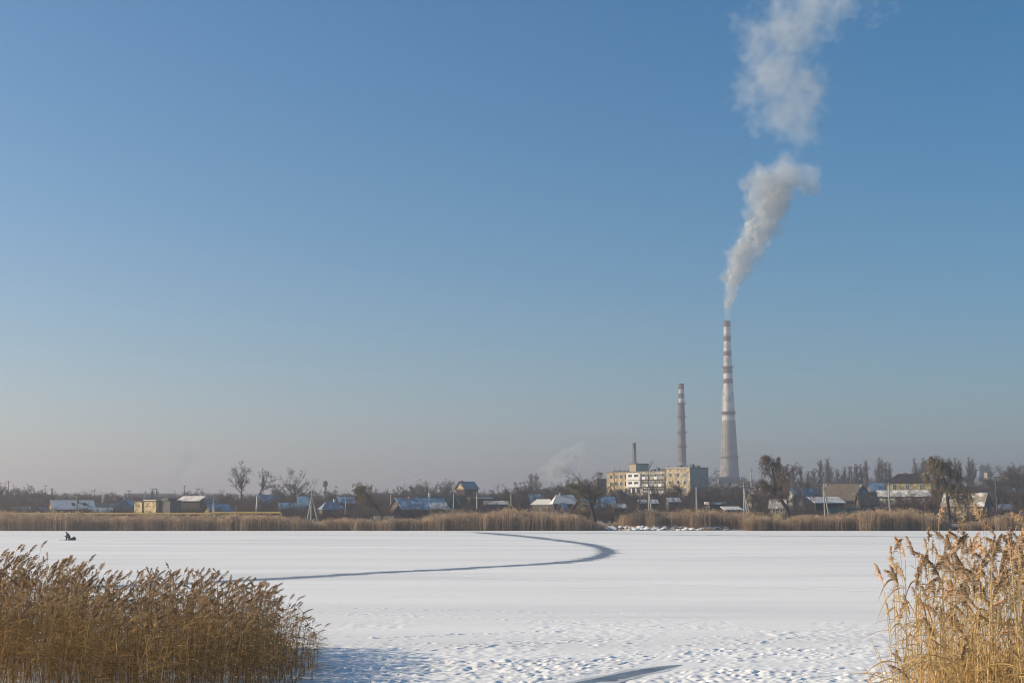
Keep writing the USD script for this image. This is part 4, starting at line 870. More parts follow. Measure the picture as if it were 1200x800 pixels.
own_tree('tree with dark trunk leaning sharply left over the bank, olive crown', 341, (449, 611), [(448, 604), (443, 596), (436, 586), (430, 578), (425, 571)], .34, W_LV(4.0, 12), .52, 5, 'leaning_tree', M_twigw)
FAN = lambda L: [dict(n=15, ang=60, L=L, seg=7, wob=.10, trop=.10, rr=.78, pw=.75), dict(n=8, ang=42, L=L * .42, seg=5, wob=.15, trop=.06, rr=.7), dict(n=6, ang=42, L=L * .2, seg=3, wob=.18, trop=.03, rr=.65), dict(n=3, ang=40, L=L * .11, seg=2, wob=.2, trop=.02, rr=.7)]
own_tree('dark bare tree with open fan of limbs, tallest on the left shore', 455, (283.5, 590), [(283, 580), (282.5, 572), (283, 565), (282, 557)], .40, FAN(7.6), .42, 51, 'bare_tree', M_twig, M_bark, .024)
own_tree('bare tree leaning right beside the tallest left tree', 458, (302.5, 590), [(303, 580), (306, 573), (311, 567), (313, 561)], .34, FAN(5.6), .45, 57, 'bare_tree', M_twig, M_bark, .024)
own_tree('broad rounded bare tree above the snow streaked roofs', 462, (345, 592), [(345, 582), (344, 575), (345, 568)], .36, FAN(8.2), .30, 63, 'bare_tree', M_twig, M_bark, .024)
own_tree('big spreading bank tree with black forked trunk and olive crown', 343, (697.5, 613), [(695.5, 603), (692, 592), (690, 580), (691, 573), (690, 566)], .60, [dict(n=15, ang=70, L=9.5, seg=8, wob=.15, trop=.05, rr=.66, pw=1.0, flat=.3), dict(n=9, ang=50, L=3.2, seg=5, wob=.17, trop=.03, rr=.6), dict(n=8, ang=45, L=1.7, seg=4, wob=.15, trop=-.04, rr=.55), dict(n=4, ang=40, L=.9, seg=3, wob=.15, trop=-.06, rr=.7)], .33, 17, 'bank_tree', M_twigw)
own_tree('tall old willow with leaning trunk and drooping top tuft', 347, (929, 607), [(922, 595), (914, 583), (909, 573), (906, 560), (905, 548), (901, 538)], .52, [dict(n=18, ang=62, L=6.2, seg=7, wob=.13, trop=.03, rr=.55, pw=.8, shape=lambda f: 1.15 - .75 * f), dict(n=9, ang=50, L=3.0, seg=5, wob=.15, trop=.0, rr=.6), dict(n=10, ang=45, L=2.5, seg=5, wob=.09, trop=-.2, rr=.55, acc=.5), dict(n=4, ang=30, L=1.8, seg=3, wob=.08, trop=-.4, rr=.7)], .34, 12, 'willow', M_twigb)
own_tree('round weeping willow with short dark trunk in front of the plank barn', 341, (1112, 619), [(1112, 608), (1113, 598), (1110, 585), (1108, 570), (1105, 556), (1104, 546)], .50, [dict(n=17, ang=58, L=5.2, seg=7, wob=.13, trop=.03, rr=.55, pw=.85, shape=lambda f: 1.1 - .6 * f), dict(n=9, ang=50, L=3.0, seg=5, wob=.15, trop=-.02, rr=.6), dict(n=11, ang=45, L=3.2, seg=6, wob=.08, trop=-.25, rr=.55, acc=.5), dict(n=4, ang=25, L=2.4, seg=3, wob=.06, trop=-.5, rr=.7)], .36, 21, 'willow', M_twigw)
own_tree('brown weeping bush hanging to the ice left of the leaning willow', 338, (893, 616), [(893, 605), (892, 596), (891, 588)], .2, [dict(n=14, ang=40, L=3.2, seg=5, wob=.12, trop=.05, rr=.6, pw=.9), dict(n=7, ang=40, L=1.8, seg=4, wob=.1, trop=-.2, rr=.6, acc=.4), dict(n=6, ang=30, L=1.8, seg=5, wob=.06, trop=-.4, rr=.6)], .2, 33, 'weeping_bush', M_twigb, cat='bush')
own_tree('brown weeping bush beside the reeds left of the round willow', 339, (1090, 617), [(1091, 605), (1092, 592), (1094, 582)], .22, [dict(n=16, ang=42, L=3.4, seg=5, wob=.12, trop=.04, rr=.6, pw=.9), dict(n=7, ang=40, L=2.0, seg=4, wob=.1, trop=-.2, rr=.6, acc=.4), dict(n=6, ang=30, L=2.0, seg=5, wob=.06, trop=-.4, rr=.6)], .2, 35, 'weeping_bush', M_twigb, cat='bush')
own_tree('dark forked bare tree with raised arms before the white balconies', 372, (759, 600), [(759.5, 585), (760, 572), (760, 560), (760, 550)], .20, [dict(n=6, ang=30, L=4.2, seg=6, wob=.06, trop=.08, rr=.75, pw=.5), dict(n=4, ang=35, L=1.2, seg=3, wob=.15, trop=.06, rr=.5), dict(n=3, ang=40, L=.6, seg=2, wob=.2, trop=.03, rr=.6)], .55, 41, 'forked_tree', M_twig, M_bark)
own_tree('dark spiky evergreen between the end wall and the tall chimney', 520, (840, 575), [(840, 566), (840, 558), (839.5, 552)], .2, [dict(n=26, ang=72, L=2.4, seg=4, wob=.05, trop=.05, rr=.5, pw=1, shape=lambda f: 1.1 - .6 * f), dict(n=12, ang=40, L=.9, seg=2, wob=.06, trop=-.02, rr=.7)], .15, 44, 'evergreen_tree', plain('needles', (.03, .05, .045), .9, .3, .5), M_bark, .05)

# scrub between the houses, and the far woods: what nobody would count
bp = [[(f[4], f[5], 'twigs'), (f[3], M_bark, 'stem')] for f in FORMS['bush_form']]
def band(n, px0, px1, D0, D1, h0, h1, seed):
    g = np.random.default_rng(seed); D = D0 * (D1 / D0) ** g.random(n); px_ = g.uniform(px0, px1, n); x = (px_ - 600) / FOC * D
    h = g.uniform(h0, h1, n); return np.column_stack([x, D, ground(x, D) - .2]), h, g
P1, h1, g1 = band(900, -10, 1215, 352, 420, 1.6, 3.4, 3); P2, h2, _ = band(1100, -10, 1215, 420, 600, 2.4, 4.8, 4)
Pq, hq = np.vstack([P1, P2]), np.r_[h1, h2]
scatter('scrub', bp, Pq, g1.uniform(0, 360, len(Pq)), hq / 3.0, g1.integers(0, 4, len(Pq)), label='brown leafless scrub between the houses', cat='scrub', kind='stuff')
wp = [[(f[4], f[5], 'twigs'), (f[3], M_bark, 'stem')] for f in FORMS['wide_tree_form'] + FORMS['bare_tree_form'][:2]]
P3a, h3, g3 = band(800, -30, 1230, 660, 1500, 4.5, 7.5, 6); P4, h4, _ = band(1500, -40, 1240, 1500, 4300, 7, 11, 7)
Pq, hq = np.vstack([P3a, P4]), np.r_[h3, h4]
scatter('far_wood', wp, Pq, g3.uniform(0, 360, len(Pq)), np.column_stack([hq / 10 * 1.25, hq / 10 * 1.25, hq / 10]), g3.integers(0, len(wp), len(Pq)), label='grey leafless woods fading into the haze', cat='wood', kind='stuff')

# ------------------------------------------------------------------ reeds
def strip(pts, wdt, side):
    """A narrow blade: a ribbon along pts with widths, side = its cross direction."""
    pts = np.asarray(pts, float); w = np.asarray(wdt, float)[:, None]; a, b = pts - side * w / 2, pts + side * w / 2
    n = len(pts); v = np.vstack([a, b]); q = np.arange(n - 1)
    return v, np.vstack([np.stack([q, q + 1, q + n + 1], 1), np.stack([q, q + n + 1, q + n], 1)])
def reed_parts(seed, h, plume=True, nleaf=6, lean_=.12, droop=1.0, big=1.0):
    """One dry reed: stem, leaves, feathery plume; the wind has bent it towards +x."""
    g = np.random.default_rng(seed); t = np.linspace(0, 1, 9); az = g.normal(0, .5)
    dx, dy = math.cos(az), math.sin(az); bend = lean_ * h * g.uniform(.3, 1.5)
    pts = np.column_stack([dx * bend * t ** 2.2 + .02 * np.sin(t * 5 + g.random() * 6), dy * bend * t ** 2.2 + .02 * np.cos(t * 4 + g.random() * 6), h * t * (1 - .04 * lean_)])
    stem = MB().tube(pts, np.linspace(.0062, .0026, 9) * big ** 1.5, 4, cap=False).mesh
    leaves = []
    for i in range(nleaf):
        f = g.uniform(.25, .95); p = np.array([np.interp(f, t, pts[:, k]) for k in range(3)])
        a = g.normal(0, 1.1) if g.random() < .75 else g.uniform(0, 6.28); L = g.uniform(.22, .52); up = g.uniform(.1, .9); m = 6
        s = np.linspace(0, 1, m); sag = g.uniform(.4, 1.7)
        hor = s * L * math.cos(up * .9); ver = s * L * math.sin(up * .9) - sag * L * s ** 2 * .75
        q = p + np.column_stack([np.cos(a) * hor, np.sin(a) * hor, ver]); tw = g.normal(0, .6)
        side = np.array([-math.sin(a) * math.cos(tw), math.cos(a) * math.cos(tw), math.sin(tw)])
        leaves.append(strip(q, .019 * np.array([.5, 1, 1, .8, .5, .08]) * g.uniform(.7, 1.3) * big, side))
    pl = None
    if plume:
        top = pts[-1]; L = g.uniform(.20, .31) * big; m = 7; s = np.linspace(0, 1, m); a = g.normal(0, .5)
        k = g.uniform(.35, 1.2) * droop
        rach = top + np.column_stack([np.cos(a) * L * (k * .75 * s ** 1.5 + .12 * s), np.sin(a) * L * (k * .75 * s ** 1.5 + .12 * s), L * (s - .42 * k * s ** 2.2)])
        mb = MB().tube(rach, np.linspace(.003, .0015, m), 3, cap=False)
        for i in range(95):
            f = g.random() ** .85; p = np.array([np.interp(f, s, rach[:, q_]) for q_ in range(3)]); fan = (1 - abs(f - .35) * 1.1)
            l = g.uniform(.04, .095) * max(fan, .35) * big; dr = np.array([np.cos(a) * (.7 + .3 * k), np.sin(a) * (.7 + .3 * k), .75 - .8 * k * f]) + g.normal(0, .42, 3); dr /= np.linalg.norm(dr)
            mid, end = p + dr * l * .5 + [0, 0, .004], p + dr * l + np.array([.3 * l * np.cos(a), .3 * l * np.sin(a), -.35 * l * g.random()])
            sd = np.cross(dr, g.normal(size=3)); sd /= np.linalg.norm(sd)
            mb.add(*strip([p, mid, end], [.003, .0115, .0015], sd))
        pl = mb.mesh
    return stem, leaves, pl
def reed_forms(n, seed, **kw):
    out = []
    for i in range(n): out.append(reed_parts(seed + i, 2.6, **kw))
    return out
L_F, R_F = reed_forms(9, 500, nleaf=7, lean_=.07, droop=.75, big=1.12), reed_forms(7, 600, nleaf=7, lean_=.05, droop=.75)
B_F = reed_forms(5, 700, plume=False, nleaf=10, lean_=.13)
D_F = reed_forms(6, 740, plume=False, nleaf=12, lean_=.22, big=1.12)
RM, LM = (M_rstem, M_rleaf, M_plume), (M_lstem, M_lleaf, M_lplume)
def reed_class(fm, ms):
    c = form('reed_form'); st, lv, pl = fm
    obj('stem', st, ms[0], c)
    for l in lv: obj('leaf', l, ms[1], c)
    if pl is not None: obj('plume', pl, ms[2], c)
    return c
CL_L, CL_R = [reed_class(f, LM) for f in L_F], [reed_class(f, RM) for f in R_F]
def merged(fm, ms):
    st, lv, pl = fm; mb = MB()
    for l in lv: mb.add(*l)
    return [(st, ms[0], 'stem'), (mb.mesh, ms[1], 'leaf')] + ([(pl, ms[2], 'plume')] if pl is not None else [])
g = np.random.default_rng(90)
# left clump: from the picture's left edge to where it thins out on the ice
def left_height(x, D): return np.interp(x, [-24, -15, -12.6, -10.4, -8.4, -7.2, -6.2, -5.3, -4.7], [2.75, 2.6, 2.36, 2.1, 1.93, 1.83, 1.52, 1.17, .8]) * np.interp(D, [30, 34, 44, 50], [.93, 1, 1.0, 1.02])
N = 5300
D = g.uniform(30.0, 47, N); x = g.uniform(-21, -4.6, N)
edge = -5.0 - .35 * np.abs(D - 37) / 5 + (meshkit.noise(np.stack([D / 1.5, 0 * D, 0 * D], -1), 3) - .5) * .9
front = 31.4 + .9 * meshkit.noise(np.stack([x / 1.3, 0 * x, 0 * x], -1), 4) + np.interp(x, [-7, -4.8], [0, 3.0])
back = 45.5 - np.interp(x, [-8, -4.8], [0, 7]) 
keep = (x < edge) & (D > front) & (D < back) & (np.abs(x / D) < .42) & (g.random(N) < np.interp(edge - x, [0, .5, 1.4], [.25, .7, 1]))
clump = meshkit.fbm(np.stack([x / .8, D / .8, 0 * x], -1), 2, 6); keep &= g.random(N) < sstep(.25, .5, clump) + .35
D, x = D[keep], x[keep]
hl = left_height(x, D) * g.normal(1, .085, len(x)) * np.where(g.random(len(x)) < .34, g.uniform(.5, .92, len(x)), 1) + (meshkit.fbm(np.stack([x / 1.1, D / 1.6, 0 * x], -1), 2, 21) - .5) * .75
left = np.column_stack([x, D, np.zeros(len(x))])
# right clump: nearer, taller, sparse at its left edge
N = 2300
D2 = g.uniform(16.5, 27, N); u2 = g.uniform(.252, .40, N); x2 = u2 * D2
e = u2 - .262 - .006 * np.sin(D2 * 1.7)
keep = (e > 0) & (g.random(N) < np.interp(e, [0, .012, .035, .07], [.10, .34, .75, 1.0]))
D2, x2, e = D2[keep], x2[keep], e[keep]
tall = g.random(len(x2)) < .17
z2 = np.where(tall, EYE - (g.triangular(26, 72, 190, len(x2)) - 30 * np.clip(e / .1, 0, 1)) * D2 / FOC, EYE - g.uniform(128, 250, len(x2)) * D2 / FOC)
z2 = np.clip(z2, .8, 4.3)
right = np.column_stack([x2, D2, np.zeros(len(x2))])
# the 300 that show largest stand by themselves
ri = np.nonzero(tall)[0]; ri = ri[np.argsort(D2[ri])][:172]
toph = EYE - (EYE - hl) ; scr = (EYE - hl) / left[:, 1]
li = np.nonzero(hl > .8 * left_height(left[:, 0], left[:, 1]))[0]; li = li[np.argsort(scr[li] - .012 * (left[li, 0] > -9))][:115]
for i in ri:
    z = np.deg2rad(0)
    copy_of(CL_R[g.integers(7)], 'reed', (x2[i], D2[i], 0), g.normal(150, 75) if g.random() < .5 else g.normal(0, 45), (1.25, 1.25, z2[i] / 2.78), label='tall dry golden reed with feathery plume in the clump at the right edge', cat='reed', group='reeds of the clump at the right edge')
for q, (px_, py_, D_) in enumerate([(1043, 648, 22), (1049, 662, 21), (1061, 645, 23), (1067, 672, 20), (1074, 652, 22), (1081, 634, 24), (1091, 650, 21), (1102, 612, 23), (1110, 655, 20), (1122, 640, 22), (1137, 652, 21), (1156, 622, 22), (1171, 614, 21)]):
    xq, zq = at(px_, py_, D_); copy_of(CL_R[q % 7], 'reed', (xq, D_, 0), (200 if q % 3 else 20) + 9 * q, (1.25, 1.25, zq / 2.6), label='tall dry golden reed with feathery plume in the clump at the right edge', cat='reed', group='reeds of the clump at the right edge')
for i in li:
    copy_of(CL_L[g.integers(9)], 'reed', (*left[i, :2], 0), g.normal(0, 55), (1.25, 1.25, hl[i] / 2.78), label='dry brown reed with windblown plume on top of the left clump', cat='reed', group='reeds on top of the left clump')
rest = np.setdiff1d(np.arange(len(left)), li); isb = hl[rest] < .86 * left_height(left[rest, 0], left[rest, 1])
idx = np.where(isb, 9 + g.integers(0, 6, len(rest)), g.integers(0, 9, len(rest)))
scatter('reed_thicket', [merged(f, LM) for f in L_F + D_F], left[rest], np.where(isb, g.uniform(0, 360, len(rest)), np.where(g.random(len(rest)) < .3, g.uniform(0, 360, len(rest)), g.normal(0, 50, len(rest)))), np.column_stack([np.full(len(rest), 1.25)] * 2 + [hl[rest] / 2.78]), idx, label='dense brown reed thicket in the left foreground', cat='reeds', kind='stuff')
rest = np.setdiff1d(np.arange(len(right)), ri); isb = ~tall[rest]
idx = np.where(isb, 7 + g.integers(0, 5, len(rest)), g.integers(0, 7, len(rest)))
scatter('reed_thicket', [merged(f, RM) for f in R_F + B_F], right[rest], np.where(isb, g.uniform(0, 360, len(rest)), g.normal(60, 90, len(rest))), np.column_stack([np.full(len(rest), 1.2)] * 2 + [z2[rest] / 2.7]), idx, label='dense golden reed stems in the right foreground', cat='reeds', kind='stuff')

# reed beds along the far bank, one for each stretch between the gaps
def bed_form(seed, n=60, plume=True):
    g = np.random.default_rng(seed); st, pl = MB(), MB()
    x, y = g.normal(0, 1.5, n), g.uniform(-.9, .9, n); h = g.normal(1, .15, n) * 3.2
    p0 = np.column_stack([x, y, 0 * x]); ln = g.normal(0, .18, (n, 2)); p1 = np.column_stack([x + ln[:, 0], y + ln[:, 1], h])
    st.add(*tubes(p0, p1, np.full(n, .022), np.full(n, .012), 3))
    for i in range(n):
        for q in range(4):
            f = g.uniform(.2, .9); p = p0[i] * (1 - f) + p1[i] * f; a = g.uniform(0, 6.28); d = np.array([math.cos(a), math.sin(a), g.uniform(-.2, .8)]) * g.uniform(.3, .6)
            st.add(*strip([p, p + d * .55, p + d + [0, 0, -.15]], [.03, .045, .008], np.array([-math.sin(a), math.cos(a), 0])))
        if plume:
            d = np.array([g.normal(.12, .1), g.normal(0, .1), g.uniform(.22, .36)])
            for a in (0, 1.05, 2.1): pl.add(*strip([p1[i] - d * .25, p1[i] + d * .3, p1[i] + d * .75, p1[i] + d * 1.05 + [.05, 0, -.03]], [.01, .11, .09, .02], np.array([math.cos(a), math.sin(a), 0])))
    return [(st.mesh, M_fstem, 'stems')] + ([(pl.mesh, M_fplume, 'plumes')] if plume else [])
FAR = [bed_form(810 + i) for i in range(4)]
def reed_bed(label, prof, D0, D1, dens, seed):
    """prof: (photo x, photo y of the tops) along the bank."""
    g = np.random.default_rng(seed); a, b = prof[0][0], prof[-1][0]; n = int((b - a) * .2 * (D1 - D0) * dens)
    D = g.uniform(D0, D1, n); px_ = g.uniform(a, b, n); yt = np.interp(px_, [p[0] for p in prof], [p[1] for p in prof])
    xx = (px_ - 600) / FOC * D * 1.0; zb = np.where(D < 334, 0, ground(xx, D)) - .05; zt = EYE - (yt - 600) * D / FOC
    lump = (meshkit.fbm(np.stack([xx / 2.2, D / 2.2, 0 * xx], -1), 3, seed) - .55) * 1.2 + (meshkit.fbm(np.stack([xx / 7, D / 7, 0 * xx], -1), 2, seed + 50) - .5) * 2.2
    h = np.maximum((zt - zb + lump) * g.normal(1, .08, n), .7)
    scatter('reed_bed', FAR, np.column_stack([xx, D, zb]), g.uniform(0, 360, n), np.column_stack([g.uniform(.9, 1.2, n)] * 2 + [h / 4.3]), g.integers(0, 4, n), label=label, cat='reeds', kind='stuff')
for i, (lab, prof, D0, D1, dn) in enumerate([
    ('long reed bed at the left edge below the yellow pipe', [(-12, 602), (10, 603), (40, 603.5), (90, 602.5), (140, 603.5), (159, 605)], 331, 341, .55),
    ('reed bed below the yellow stone ruin', [(160, 606), (175, 604.5), (210, 603.5), (250, 604), (264, 607)], 331, 341, .55),
    ('reed bed below the two bare trees', [(265, 607), (280, 604), (320, 604), (345, 606), (362, 609), (371, 613)], 331, 340, .55),
    ('small reed bed right of the tripod pole', [(375, 612), (385, 607), (402, 606), (425, 607), (438, 609)], 331, 339, .55),
    ('low reed bed right of the leaning tree', [(441, 614), (455, 608), (470, 603.5), (482, 606), (494, 608)], 331, 338, .55),
    ('tall reed bed below the green gabled barn', [(495, 604), (510, 601.5), (535, 599.5), (562, 601.5), (566, 604)], 331, 343, .55),
    ('tall reed bed below the flat white shed and yellow house', [(567, 603), (590, 599.5), (620, 600.5), (650, 601), (672, 603), (686, 609), (695, 613)], 331, 342, .55),
    ('grassy reeds on the stony bank below the apartment block', [(728, 606), (745, 600), (760, 598), (790, 599.5), (806, 599)], 339, 349, .45),
    ('reddish brown reeds on the bank below the tall chimney', [(806, 598), (830, 597.5), (855, 598), (875, 601), (885, 603)], 336, 349, .5),
    ('dark reeds round the weeping bush', [(872, 608), (885, 604), (900, 606), (914, 611)], 331, 338, .55),
    ('golden reed bed below the wide grey blue roof', [(917, 612), (925, 607), (940, 604), (965, 603), (985, 601.5), (1003, 601)], 331, 341, .55),
    ('tall reed bed below the white outbuilding', [(1004, 600), (1020, 598.5), (1045, 597.5), (1070, 598), (1085, 601), (1098, 609), (1102, 614)], 331, 342, .55),
    ('pale reed bed at the foot of the plank barn', [(1126, 615), (1133, 612), (1148, 610), (1160, 606), (1175, 602), (1215, 600)], 331, 341, .5)]):
    reed_bed(lab, prof, D0, D1, dn, 900 + i)
# tawny grass at the water's edge
P5, h5, g5 = band(230, 690, 900, 334, 347, .5, 1.0, 15)
scatter('bank_grass', [[(bed_form(870 + i, 40, False)[0][0], M_grass, 'blades')] for i in range(2)], P5, g5.uniform(0, 360, len(P5)), np.column_stack([h5 * .9, h5 * .9, h5 / 3.6]), g5.integers(0, 2, len(P5)), label='tawny dry grass on the stony bank', cat='grass', kind='stuff')

# snowy boulders on the far bank
rock_m = usdkit.material(stage, LOOKS + '/snowy_rock', {
    'g': ('geometry', {}), 'z': ('separate_xyz', {}), 'n': ('noise_texture', dict(scale=2.2, detail=4.0)), 'ad': ('math', dict(math_type='multiply_add', value2=.7, value3=0.0)), 'mr': ('map_range', dict(from_min=.62, from_max=.86, clamp=True)),
    'nz': ('math', dict(math_type='add')), 'x': ('mix_color', dict(a=(.15, .125, .10), b=SNOW)), 'p': ('principled_bsdf', dict(roughness=.9))},
    [('g.normal', 'z.vector'), ('g.position', 'n.vector'), ('n.fac', 'ad.value1'), ('ad.value', 'nz.value1'), ('z.z', 'nz.value2'), ('nz.value', 'mr.value'), ('mr.result', 'x.fac'), ('x.result', 'p.base_color')], surface='p.BSDF')
RK = []
for i in range(4):
    s = trimesh.creation.icosphere(2, 1.0); v = np.array(s.vertices); v *= 1 + .55 * (meshkit.fbm(v * 1.3 + i * 7, 3, i)[:, None] - .5); v[:, 2] *= .62
    c = form('boulder_form'); obj('stone', (v, s.faces), rock_m, c, smooth=50); RK.append(c)
g = np.random.default_rng(61)
for i in range(170):
    px_ = g.uniform(690, 850) if i < 145 else g.uniform(850, 905); D = g.uniform(333.6, 339.5) if px_ > 735 else g.uniform(334, 341); x = (px_ - 600) / FOC * D; s = g.uniform(.28, .85) * (1 if px_ < 850 else .6)
    copy_of(RK[i % 4], 'boulder', (x, D, G(x, D) + .12 * s), g.uniform(0, 360), (s * g.uniform(.9, 1.5), s, s), label='snow dusted boulder on the far bank below the apartment block', cat='boulder', group='boulders along the far bank')
# fallen log on the bank by the big tree
xx, _ = at(708, 612, 339); t = thing('fallen_log', (xx, 339, G(xx, 339) + .25), 4, label='dark fallen log lying on the bank beside the big tree', cat='log')
obj('log', MB().tube([[-2.6, 0, 0], [-.8, .1, .06], [1.2, 0, .02], [2.6, .15, .1]], [.2, .19, .16, .1], 8).mesh, M_bark, t, smooth=40); obj('branch_stub', MB().tube([[.8, 0, .1], [1.2, -.2, .5]], [.07, .04], 6).mesh, M_bark, t)

# ------------------------------------------------------------------ the fisherman on the ice
def flesh(bones, res=.03, passes=6):
    """One continuous body: hulls of spheres along the bones, joined, refined and smoothed."""
    parts = []
    for (a, ra, b, rb) in bones:
        s1 = manifold3d.Manifold.sphere(ra, 12).translate(list(map(float, a))); s2 = manifold3d.Manifold.sphere(rb, 12).translate(list(map(float, b)))
        parts.append(manifold3d.Manifold.batch_hull([s1, s2]))
    m = manifold3d.Manifold.batch_boolean(parts, manifold3d.OpType.Add).refine_to_length(res).to_mesh()
    t = trimesh.Trimesh(m.vert_properties[:, :3], m.tri_verts); trimesh.smoothing.filter_taubin(t, iterations=passes); return t
fx_, fD = ice_xy(81.3, 632.8)
J = dict(pel=(0, 0, .52), wai=(-.10, 0, .70), che=(-.27, 0, .92), nek=(-.38, 0, 1.06), hed=(-.50, 0, 1.13))
def limb(s): return dict(hip=(-.02, .11 * s, .50), kne=(-.44, .17 * s, .52), ank=(-.40, .18 * s, .10), toe=(-.60, .20 * s, .05), sho=(-.30, .19 * s, .98), elb=(-.42, .25 * s, .72), wri=(-.64, .13 * s, .62), plm=(-.71, .11 * s, .60))
LB = {s: limb(s) for s in (-1, 1)}
bones = [(J['pel'], .14, J['wai'], .13), (J['wai'], .13, J['che'], .145), (J['che'], .10, J['nek'], .06), (J['nek'], .055, J['hed'], .07), (J['hed'], .098, (-.535, 0, 1.10), .085), ((-.60, 0, 1.105), .018, (-.622, 0, 1.085), .017)]
for s in (-1, 1):
    L = LB[s]
    bones += [(L['hip'], .095, L['kne'], .062), (L['kne'], .06, L['ank'], .042), (L['ank'], .042, L['toe'], .035), (J['che'], .09, L['sho'], .07), (L['sho'], .066, L['elb'], .047), (L['elb'], .045, L['wri'], .032), (L['wri'], .034, L['plm'], .038)]
    bones += [((-.48, .098 * s, 1.12), .02, (-.48, .105 * s, 1.15), .02)]
    p = np.array(L['plm'])
    for k in range(4):
        o = np.array([-.03, (k - 1.5) * .019, .0]); l = (.034, .04, .037, .029)[k]; bones += [(p + o, .010, p + o + [-l, 0, -.022], .0095), (p + o + [-l, 0, -.022], .0095, p + o + [-l + .012, 0, -.05], .0085)]
    bones += [(p + [.01, -.03 * s, 0], .011, p + [-.03, -.052 * s, -.02], .0095)]
t = thing('person', (fx_, fD, 0), 0, label='person in dark winter clothes bent forward, sitting and fishing on the ice', cat='person')
obj('body', flesh(bones, .02, 5), plain('skin', (.42, .25, .18), .6, .08, 5), t, smooth=True)
navy, black = plain('navy_cloth', (.03, .045, .07), .85, .2, 6), plain('black_cloth', (.018, .018, .022), .85, .2, 6)
jk = [(J['pel'], .17, J['wai'], .165), (J['wai'], .165, J['che'], .185), (J['che'], .13, J['nek'], .085)]
trs, bts = [], []
for s in (-1, 1):
    L = LB[s]; jk += [(J['che'], .12, L['sho'], .098), (L['sho'], .095, L['elb'], .075), (L['elb'], .072, L['wri'], .052)]
    trs += [(L['hip'], .125, L['kne'], .09), (L['kne'], .088, (L['ank'][0], L['ank'][1], .2), .07)]; bts.append([((L['ank'][0], L['ank'][1], .26), .066, L['ank'], .072), (L['ank'], .070, L['toe'], .052), ((L['toe'][0] + .03, L['toe'][1], .05), .05, (L['toe'][0] - .05, L['toe'][1], .045), .04)])
obj('jacket', flesh(jk, .04), navy, t, smooth=True); obj('trousers', flesh(trs + [(LB[-1]['hip'], .12, LB[1]['hip'], .12)], .04), black, t, smooth=True)
for b in bts: obj('boot', flesh(b, .03), black, t, smooth=True)
hat = flesh([((-.485, 0, 1.155), .108, (-.47, 0, 1.20), .095), ((-.46, .085, 1.10), .035, (-.46, .09, 1.16), .04), ((-.46, -.085, 1.10), .035, (-.46, -.09, 1.16), .04), ((-.575, -.05, 1.20), .03, (-.575, .05, 1.20), .03)], .03)
obj('fur_hat', hat, black, t, smooth=True)
M_box = plain('box_paint', (.05, .06, .075), .6)
t = thing('fishing_box', (fx_ + .03, fD, 0), 0, label='dark box the fishing person sits on', cat='box')
obj('box_body', trimesh.creation.box((.36, .34, .32), trimesh.transformations.translation_matrix((0, 0, .16))), M_box, t); obj('lid', trimesh.creation.box((.39, .37, .035), trimesh.transformations.translation_matrix((0, 0, .34))), black, t)
t = thing('backpack', (fx_ + .62, fD - .1, 0), 0, label='black dome shaped bag on the ice right of the fishing person', cat='bag')
obj('bag_body', flesh([((-.22, 0, .2), .2, (.22, 0, .2), .2), ((-.02, 0, .30), .2, (.18, .02, .38), .17)], .04), black, t, smooth=True)
obj('carry_strap', MB().tube([[-.05, -.12, .48], [0, -.14, .60], [.14, -.13, .60], [.2, -.1, .52]], .014, 6).mesh, navy, t); obj('front_pocket', flesh([((-.08, -.19, .18), .07, (.12, -.19, .18), .07)], .03), navy, t, smooth=True)
t = thing('fishing_rod', (fx_ - .72, fD - .1, .56), 0, label='short ice fishing rod held over the ice by the seated person', cat='fishing rod')
obj('rod_grip', MB().tube([[.06, 0, .05], [-.10, 0, .06]], .013, 6).mesh, black, t); obj('rod_tip', MB().tube([[-.10, 0, .06], [-.32, 0, .12], [-.46, 0, .10]], [.006, .004, .002], 5).mesh, M_metal, t); obj('line', MB().tube([[-.46, 0, .10], [-.46, 0, -.55]], .0015, 3).mesh, M_frame, t)
t = thing('ice_auger', (fx_ - 1.1, fD + .35, 0.02), 20, label='thin dark ice auger lying on the ice beside the fishing person', cat='tool')
obj('auger_shaft', MB().tube([[-.5, 0, .03], [.5, 0, .03]], .016, 6).mesh, M_metal, t); obj('auger_crank', MB().tube([[.5, 0, .03], [.5, .16, .04], [.72, .16, .04], [.72, 0, .04], [.82, 0, .04]], .012, 6).mesh, M_metal, t)
obj('auger_blade', MB().tube([[-.5 + .02 * i, .055 * math.cos(i * .8), .06 + .045 * math.sin(i * .8)] for i in range(22)], .012, 5).mesh, M_metal, t)

